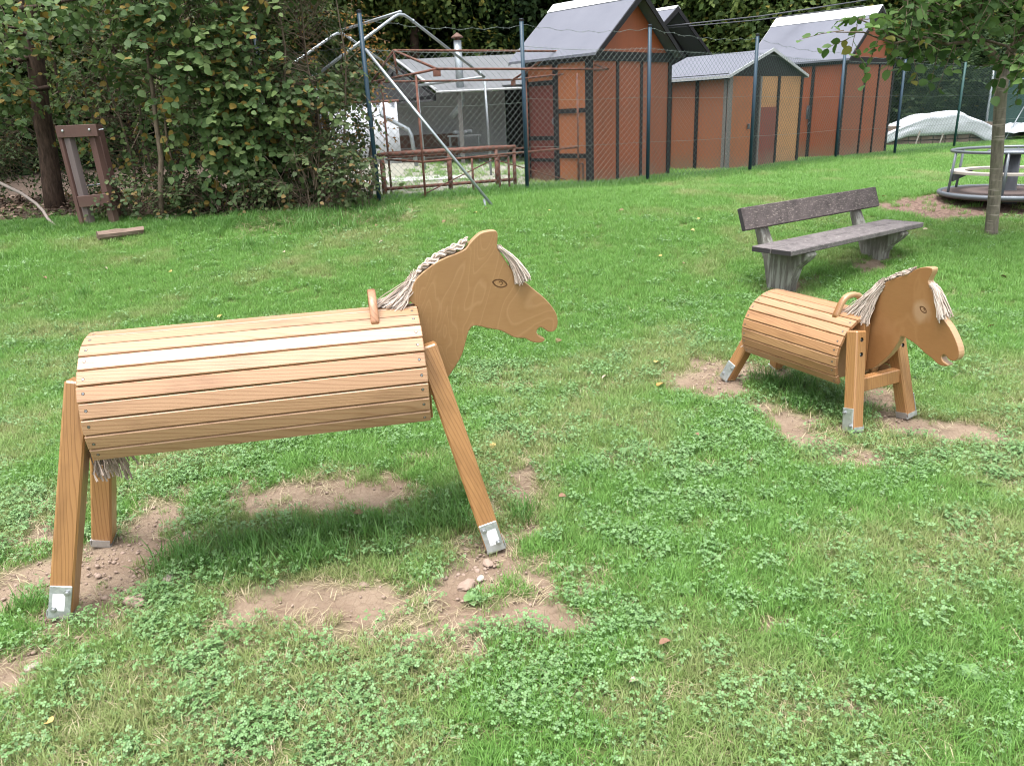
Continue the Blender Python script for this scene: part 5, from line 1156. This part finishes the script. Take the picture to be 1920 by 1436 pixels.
def old_trunk():
    T = thing('old_tree', 'dark rough barked trunk in the left thicket with an overhanging leafy branch', 'tree', (-5.9, 10.4, 0)); O = Vector((-5.9, 10.4, 0))
    obj('trunk', MB().tube([Vector(q)-O for q in wavy((-5.98, 10.4, .45), (-5.7, 10.6, 4.6), 9, .02, 77)], [.14, .12, .11, .105, .10, .095, .09, .085, .08], 12), 'bark_dark', T, True)
    mb = MB(); cen = []; od = []
    r = np.random.default_rng(9)
    for a, b_ in (((-5.85, 10.5, 2.8), (-5.2, 8.9, 2.75)), ((-5.9, 10.5, 2.6), (-6.2, 9.1, 2.25)), ((-5.75, 10.5, 3.1), (-4.4, 9.2, 3.0)), ((-5.8, 10.5, 3.3), (-5.9, 8.9, 3.0)), ((-5.8, 10.5, 3.3), (-3.6, 9.0, 3.25)), ((-5.75, 10.4, 2.2), (-5.85, 9.5, 2.05))):
        p = wavy(a, b_, 8, .05, int(abs(a[2]*100)+abs(b_[0]*10))); mb.tube([Vector(q)-O for q in p], [.035-.0035*q for q in range(8)], 6)
        for q in range(38):
            t = r.uniform(.3, 1.02); i = min(int(t*7), 6); c = np.array(p[i])+(np.array(p[i+1])-np.array(p[i]))*(t*7-i)+r.normal(0, .12, 3); cen.append(c); od.append(unit((np.array([r.normal(0, 1), -.5+r.normal(0, .6), r.normal(-.1, .5)]))[None])[0])
    obj('limb', mb, 'bark_dark', T, True)
    pos, d, nr, sz, lv, (tc, td, tl) = sprays(np.array(cen), np.array(od), None, 7, .32, .082, .13)
    sel = r.choice(len(pos), 90, replace=False); m = np.ones(len(pos), bool); m[sel] = False
    leaf_parts(T, O, pos[sel], d[sel], nr[sel], sz[sel], lv[sel], 'ovate', 'hazel', O, 90)
    V, F, L_ = leaves_np(pos[m]-np.array(O), d[m], nr[m], sz[m], lv[m], 'ovate'); o = link('crown', npmesh('crown', V, F, 'hazel', {'lv': L_}), T); o['kind'] = 'stuff'
old_trunk()
def young_tree():
    T = thing('young_tree', 'slim young tree with banded bark and big drooping leaves beside the roundabout', 'tree', (4.8, 7.5, 0)); O = Vector((4.8, 7.5, 0)); r = np.random.default_rng(12)
    V_ = lambda ps: [Vector(q)-O for q in ps]
    obj('trunk', MB().tube(V_([(4.83, 7.5, .2), (4.80, 7.5, .33), (4.765, 7.5, .8), (4.72, 7.5, 1.2), (4.665, 7.47, 1.55), (4.63, 7.45, 1.86)]), [.068, .058, .055, .053, .051, .054], 14), 'bark_cherry', T, True)
    limbs = [[(4.635, 7.45, 1.80), (4.45, 7.38, 1.96), (4.22, 7.3, 2.12), (4.03, 7.22, 2.32), (3.95, 7.2, 2.55), (3.9, 7.1, 3.2)], [(4.63, 7.45, 1.82), (4.66, 7.38, 2.02), (4.72, 7.3, 2.2), (4.85, 7.2, 2.5), (4.9, 7.1, 3.2)],
             [(4.33, 7.33, 2.05), (4.1, 7.2, 2.04), (3.9, 7.1, 2.02), (3.62, 7.0, 2.08), (3.45, 6.95, 2.06), (3.2, 6.9, 2.16), (2.95, 6.75, 2.22)], [(3.62, 7.0, 2.08), (3.3, 6.85, 2.03), (3.0, 6.75, 2.12), (2.72, 6.62, 2.12)],
             [(4.12, 7.26, 2.24), (3.85, 7.05, 2.28), (3.55, 6.9, 2.27), (3.2, 6.75, 2.4)], [(4.7, 7.3, 2.2), (4.95, 7.1, 2.25), (5.2, 6.9, 2.2), (5.4, 6.8, 2.15)], [(4.0, 7.2, 2.4), (3.7, 7.3, 2.65), (3.4, 7.2, 2.8)], [(4.75, 7.3, 2.3), (4.6, 7.6, 2.6), (4.4, 7.9, 2.8)], [(4.3, 7.33, 2.07), (4.35, 7.0, 1.98), (4.3, 6.75, 1.88), (4.33, 6.6, 1.8)], [(4.1, 7.2, 2.05), (4.15, 7.1, 2.3), (4.05, 6.95, 2.55), (4.0, 6.8, 2.7)]]
    R0 = [.042, .045, .016, .009, .012, .018, .02, .022, .012, .012]
    cen = []; od = []
    for li_, (p, r0_) in enumerate(zip(limbs, R0)):
        n = len(p); obj('limb', MB().tube(V_(p), [r0_*(1-.8*i/(n-1))+.002 for i in range(n)], 8), 'bark', T, True)
        k = 26 if li_ in (2, 4, 5, 6, 7, 8, 9) else (9 if li_ == 3 else 30)
        for q in range(k):
            t = r.uniform(.30 if li_ > 1 else .45, 1.0)*(n-1); i = min(int(t), n-2); c = np.array(p[i])+(np.array(p[i+1])-np.array(p[i]))*(t-i); cen.append(c+r.normal(0, .05, 3)); od.append(unit(np.array([[r.normal(0, .8), r.normal(-.2, .7), r.normal(-.05, .5)]]))[0])
    for q in range(120):      # crown above the frame
        cen.append(np.array([4.3+r.normal(0, .65), 7.2+r.normal(0, .55), 2.95+abs(r.normal(0, .55))])); od.append(unit(r.normal(0, 1, (1, 3)))[0])
    for q in range(50): cen.append(np.array([r.uniform(3.6, 5.4), r.uniform(6.7, 7.6), r.uniform(2.15, 2.7)])); od.append(unit(r.normal(0, 1, (1, 3)))[0])
    pos, d, nr, sz, lv, (tc, td, tl) = sprays(np.array(cen), np.array(od), None, 6, .27, .082, .02, droop=.5)
    mb = MB()
    for i in range(len(tc)):
        if tc[i][2] < 2.9: e = tc[i]+td[i]*tl[i]; e[2] -= .2*tl[i]; mb.tube([Vector(tc[i])-O, Vector((tc[i]+e)/2+np.array([0, 0, .01]))-O, Vector(e)-O], [.004, .003, .0015], 4, False)
    o = obj('twigs', mb, 'twig', T); o['kind'] = 'stuff'
    idx = np.where(pos[:, 2] < 2.6)[0]; r.shuffle(idx); sel = idx[:280]; m = np.ones(len(pos), bool); m[sel] = False
    leaf_parts(T, O, pos[sel], d[sel], nr[sel], sz[sel], lv[sel], 'ovate', 'fruit_leaf', O, 280)
    V, F, L_ = leaves_np(pos[m]-np.array(O), d[m], nr[m], sz[m], lv[m], 'ovate'); o = link('crown', npmesh('crown', V, F, 'fruit_leaf', {'lv': L_}), T); o['kind'] = 'stuff'
young_tree()
def crown_mesh(seed, mat, n, size, yellow):
    r = np.random.default_rng(seed); P = []; D = []
    blobs = [(r.normal(0, 1.5), r.normal(0, 1.1), r.uniform(.8, 8.2), r.uniform(1.0, 2.1)) for _ in range(26)]
    for (x, y, z, q) in blobs:
        k = n//26; u = unit(r.normal(0, 1, (k, 3))); rr = q*r.uniform(.55, 1.05, k)[:, None]; P.append(np.array([x, y, z])+u*rr*np.array([1, .9, .8])); D.append(u)
    P = np.concatenate(P); D = np.concatenate(D); k = (P[:, 2] > .1); P, D = P[k], D[k]
    pos, d, nr, sz, lv, _ = sprays(P, D, None, 5, .55, size, yellow, spread=.6)
    V, F, L_ = leaves_np(pos, d, nr, sz, lv, 'diamond'); return npmesh('crown', V, F, mat, {'lv': L_})
def forest():
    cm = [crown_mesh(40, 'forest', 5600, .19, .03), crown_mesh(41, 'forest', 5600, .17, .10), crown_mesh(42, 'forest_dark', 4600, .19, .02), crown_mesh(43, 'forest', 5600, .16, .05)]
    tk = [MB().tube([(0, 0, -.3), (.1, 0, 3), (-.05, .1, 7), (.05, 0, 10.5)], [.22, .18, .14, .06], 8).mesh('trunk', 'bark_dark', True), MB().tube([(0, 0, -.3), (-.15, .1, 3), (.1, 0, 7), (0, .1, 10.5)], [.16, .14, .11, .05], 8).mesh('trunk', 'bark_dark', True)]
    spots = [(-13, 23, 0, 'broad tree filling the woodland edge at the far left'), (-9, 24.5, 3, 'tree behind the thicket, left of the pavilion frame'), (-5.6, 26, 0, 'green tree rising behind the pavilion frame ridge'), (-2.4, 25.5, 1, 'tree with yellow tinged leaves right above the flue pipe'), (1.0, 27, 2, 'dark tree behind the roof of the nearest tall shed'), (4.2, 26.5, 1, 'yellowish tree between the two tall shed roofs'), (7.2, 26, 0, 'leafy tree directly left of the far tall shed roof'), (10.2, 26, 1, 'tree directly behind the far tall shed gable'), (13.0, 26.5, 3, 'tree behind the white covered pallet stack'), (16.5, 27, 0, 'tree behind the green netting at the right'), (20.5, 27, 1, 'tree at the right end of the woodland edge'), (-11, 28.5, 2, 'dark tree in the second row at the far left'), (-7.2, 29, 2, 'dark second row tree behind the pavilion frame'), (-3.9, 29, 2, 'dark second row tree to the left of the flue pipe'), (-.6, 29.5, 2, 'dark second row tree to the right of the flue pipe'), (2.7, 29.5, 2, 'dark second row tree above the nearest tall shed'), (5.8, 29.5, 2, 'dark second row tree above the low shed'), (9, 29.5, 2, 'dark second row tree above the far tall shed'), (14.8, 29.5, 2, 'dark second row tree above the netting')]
    for i, (x, y, k, lab) in enumerate(spots):
        z = G(x, y); T = thing('woodland_tree', lab, 'tree', (x, y, z), random.uniform(0, 6.28), 'trees of the woodland edge'); link('crown', cm[k], T); link('trunk', tk[i % 2], T)
    # dark understorey behind the fence at the right
    for i, (x, y, lab) in enumerate(((9.8, 24.2, 'dark understorey bush beside the far tall shed'), (12.0, 24.0, 'dark understorey bush behind the covered pallets'), (14.6, 24.3, 'dark understorey bush behind the netting'), (17.4, 24.5, 'dark understorey bush at the right edge'))):
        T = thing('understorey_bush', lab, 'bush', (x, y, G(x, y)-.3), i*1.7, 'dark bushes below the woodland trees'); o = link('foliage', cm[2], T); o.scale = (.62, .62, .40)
    # wood behind, reads as one dark mass
    r = np.random.default_rng(50); n = 10500; P = np.stack([r.uniform(-32, 45, n), r.uniform(30.5, 36, n), r.uniform(.2, 15, n)], 1); P2 = np.stack([r.uniform(-15.5, -12.5, 2600), r.uniform(5, 30, 2600), r.uniform(.1, 9, 2600)], 1); P = np.concatenate([P, P2]); n = len(P); P[:, 2] += Gs(P[:, 0], P[:, 1]); D = unit(np.stack([r.normal(0, .5, n)+1.0*(P[:, 0] < -12.4), -1+r.normal(0, .4, n), r.normal(.2, .5, n)], 1))
    pos, d, nr, sz, lv, _ = sprays(P, D, None, 7, 1.3, .5, .03)
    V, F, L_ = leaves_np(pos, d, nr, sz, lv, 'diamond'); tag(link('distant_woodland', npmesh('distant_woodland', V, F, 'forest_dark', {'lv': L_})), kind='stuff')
forest()
# power line above the sheds
tag(obj('cable', MB().tube([(2.9, 16.5, 3.12), (5.5, 17.3, 3.33), (8, 18, 3.62)], .012, 5).tube([(2.9, 16.6, 3.10), (5.5, 17.4, 3.27), (8, 18.1, 3.52)], .010, 5), 'carpost'), 'grey cables strung between the steep roofs', 'cable')

# ------------------------------------------------------------------ leaves and stones on the lawn
def fallen():
    b = NB('dry_yellow_leaf'); b.bsdf((.40, .28, .09), .7); y_ = b.m
    b = NB('dry_brown_leaf'); b.bsdf((.17, .09, .055), .8); br = b.m
    b = NB('dry_pale_leaf'); b.bsdf((.34, .27, .20), .8); pa = b.m
    V, F = leaf_template('ovate'); V = V*np.array([1, 1, 2.2]); ms = []
    for m in (y_, br, pa): ms.append(npmesh('fallen_leaf', V, F, m))
    b = NB('dry_red_leaf'); b.bsdf((.22, .03, .02), .7); ms.append(npmesh('fallen_leaf', V, F, b.m)); b = NB('dry_orange_leaf'); b.bsdf((.42, .17, .04), .7); ms.append(npmesh('fallen_leaf', V, F, b.m))
    cols = ['small yellow fallen leaf', 'curled brown fallen leaf', 'pale dry fallen leaf', 'dark red fallen leaf', 'orange fallen leaf']
    marks = [('the large horse\'s near hind foot', -1.6, 2.4), ('the large horse\'s near front foot', -.13, 2.45), ('the spot under the large horse\'s nose', .25, 3.1), ('the low pony\'s front legs', 1.75, 3.6), ('the low pony\'s hind legs', 1.35, 4.5), ('the bench\'s nearer concrete foot', 2.25, 6.2), ('the bench\'s farther concrete foot', 3.4, 6.9), ('the split log', -4.2, 8.4), ('the leaning brown frame', -4.7, 8.9), ('the hazel bush', -3.4, 9.1), ('the strut of the corner fence post', -.1, 9.4), ('the second fence post', .33, 10.7), ('the third fence post', 2.15, 11.6), ('the slim young tree', 4.8, 7.5), ('the roundabout\'s bark chips', 4.5, 8.6), ('the middle of the back lawn', .6, 7.3), ('the rump of the large horse', -2.0, 4.3), ('the saddle of the large horse', -.9, 5.0)]
    spots = [(-.66, 2.88, 1), (-.60, 3.9, 2), (.55, 3.7, 1), (.36, 5.2, 1), (.6, 4.5, 2), (-.1, 3.55, 0), (.18, 2.95, 1), (-1.35, 1.74, 0), (.92, 3.55, 1), (2.4, 4.6, 0), (.42, 1.95, 1), (.33, 1.8, 2), (-1.95, 3.1, 1), (2.8, 5.0, 0), (-2.2, 5.3, 2), (-.95, 3.86, 3), (.87, 4.28, 4), (3.4, 5.1, 4)]
    r = np.random.default_rng(15); used = set()
    for i in range(60): spots.append((r.uniform(-4.8, 5.2), r.uniform(4.2, 9.3), int(r.integers(0, 3))))
    for x, y, k in spots:
        if not inview(np.array([x]), np.array([y]), .1)[0]: continue
        nm, mx, my = min(marks, key=lambda q: math.hypot(q[1]-x, (q[2]-y)*.8)); dx, dy = x-mx, y-my
        rel = ('just left of' if dx < 0 else 'just right of') if abs(dx) > abs(dy) else ('just beyond' if dy > 0 else 'in front of')
        if math.hypot(dx, dy) > .9: rel = rel.replace('just ', 'well ').replace('in front of', 'well before')
        lab = '%s %s %s' % (cols[k], rel, nm)
        if lab in used: continue
        used.add(lab); o = link('fallen_leaf', ms[k]); s = random.uniform(.035, .06)*(1 if y > 4 else .75); o.scale = (s, s, s); o.location = (x, y, float(Gz(x, y))+.035); o.rotation_euler = (random.uniform(-.4, .4), random.uniform(-.4, .4), random.uniform(0, 6.28)); tag(o, lab, 'leaf', 'fallen leaves on the lawn')
    import bmesh
    for i, (x, y, s, m, lab) in enumerate(((-.125, 2.50, .022, 'stone', 'small pinkish stone just below the steel shoe of the front leg'), (-.20, 2.36, .030, 'stone', 'flat pale stone in the bare soil before the front leg'), (-.15, 2.40, .016, 'rock', 'small pale chip beside the flat pale stone'), (-1.58, 2.02, .020, 'rock', 'white stone in the bare spot at the left edge'), (-1.40, 2.36, .042, 'stone', 'clod of pink soil right of the near hind leg'), (-1.34, 2.50, .024, 'rock', 'light stone in the scraped soil between the hind legs'), (1.52, 4.38, .030, 'stone', 'stone in the scraped soil by the pony hind leg'))):
        bm = bmesh.new(); bmesh.ops.create_icosphere(bm, subdivisions=2, radius=1); r = np.random.default_rng(700+i)
        for v in bm.verts: v.co = Vector((v.co.x*1.25, v.co.y*.9, v.co.z*.55))*r.uniform(.8, 1.15)*s
        me = bpy.data.meshes.new('stone'); bm.to_mesh(me); bm.free(); me.materials.append(MT[m]); o = link('stone', me); o.location = (x, y, float(Gz(x, y))+s*.1); o.rotation_euler = (0, 0, random.uniform(0, 6)); tag(o, lab, 'stone')
fallen()
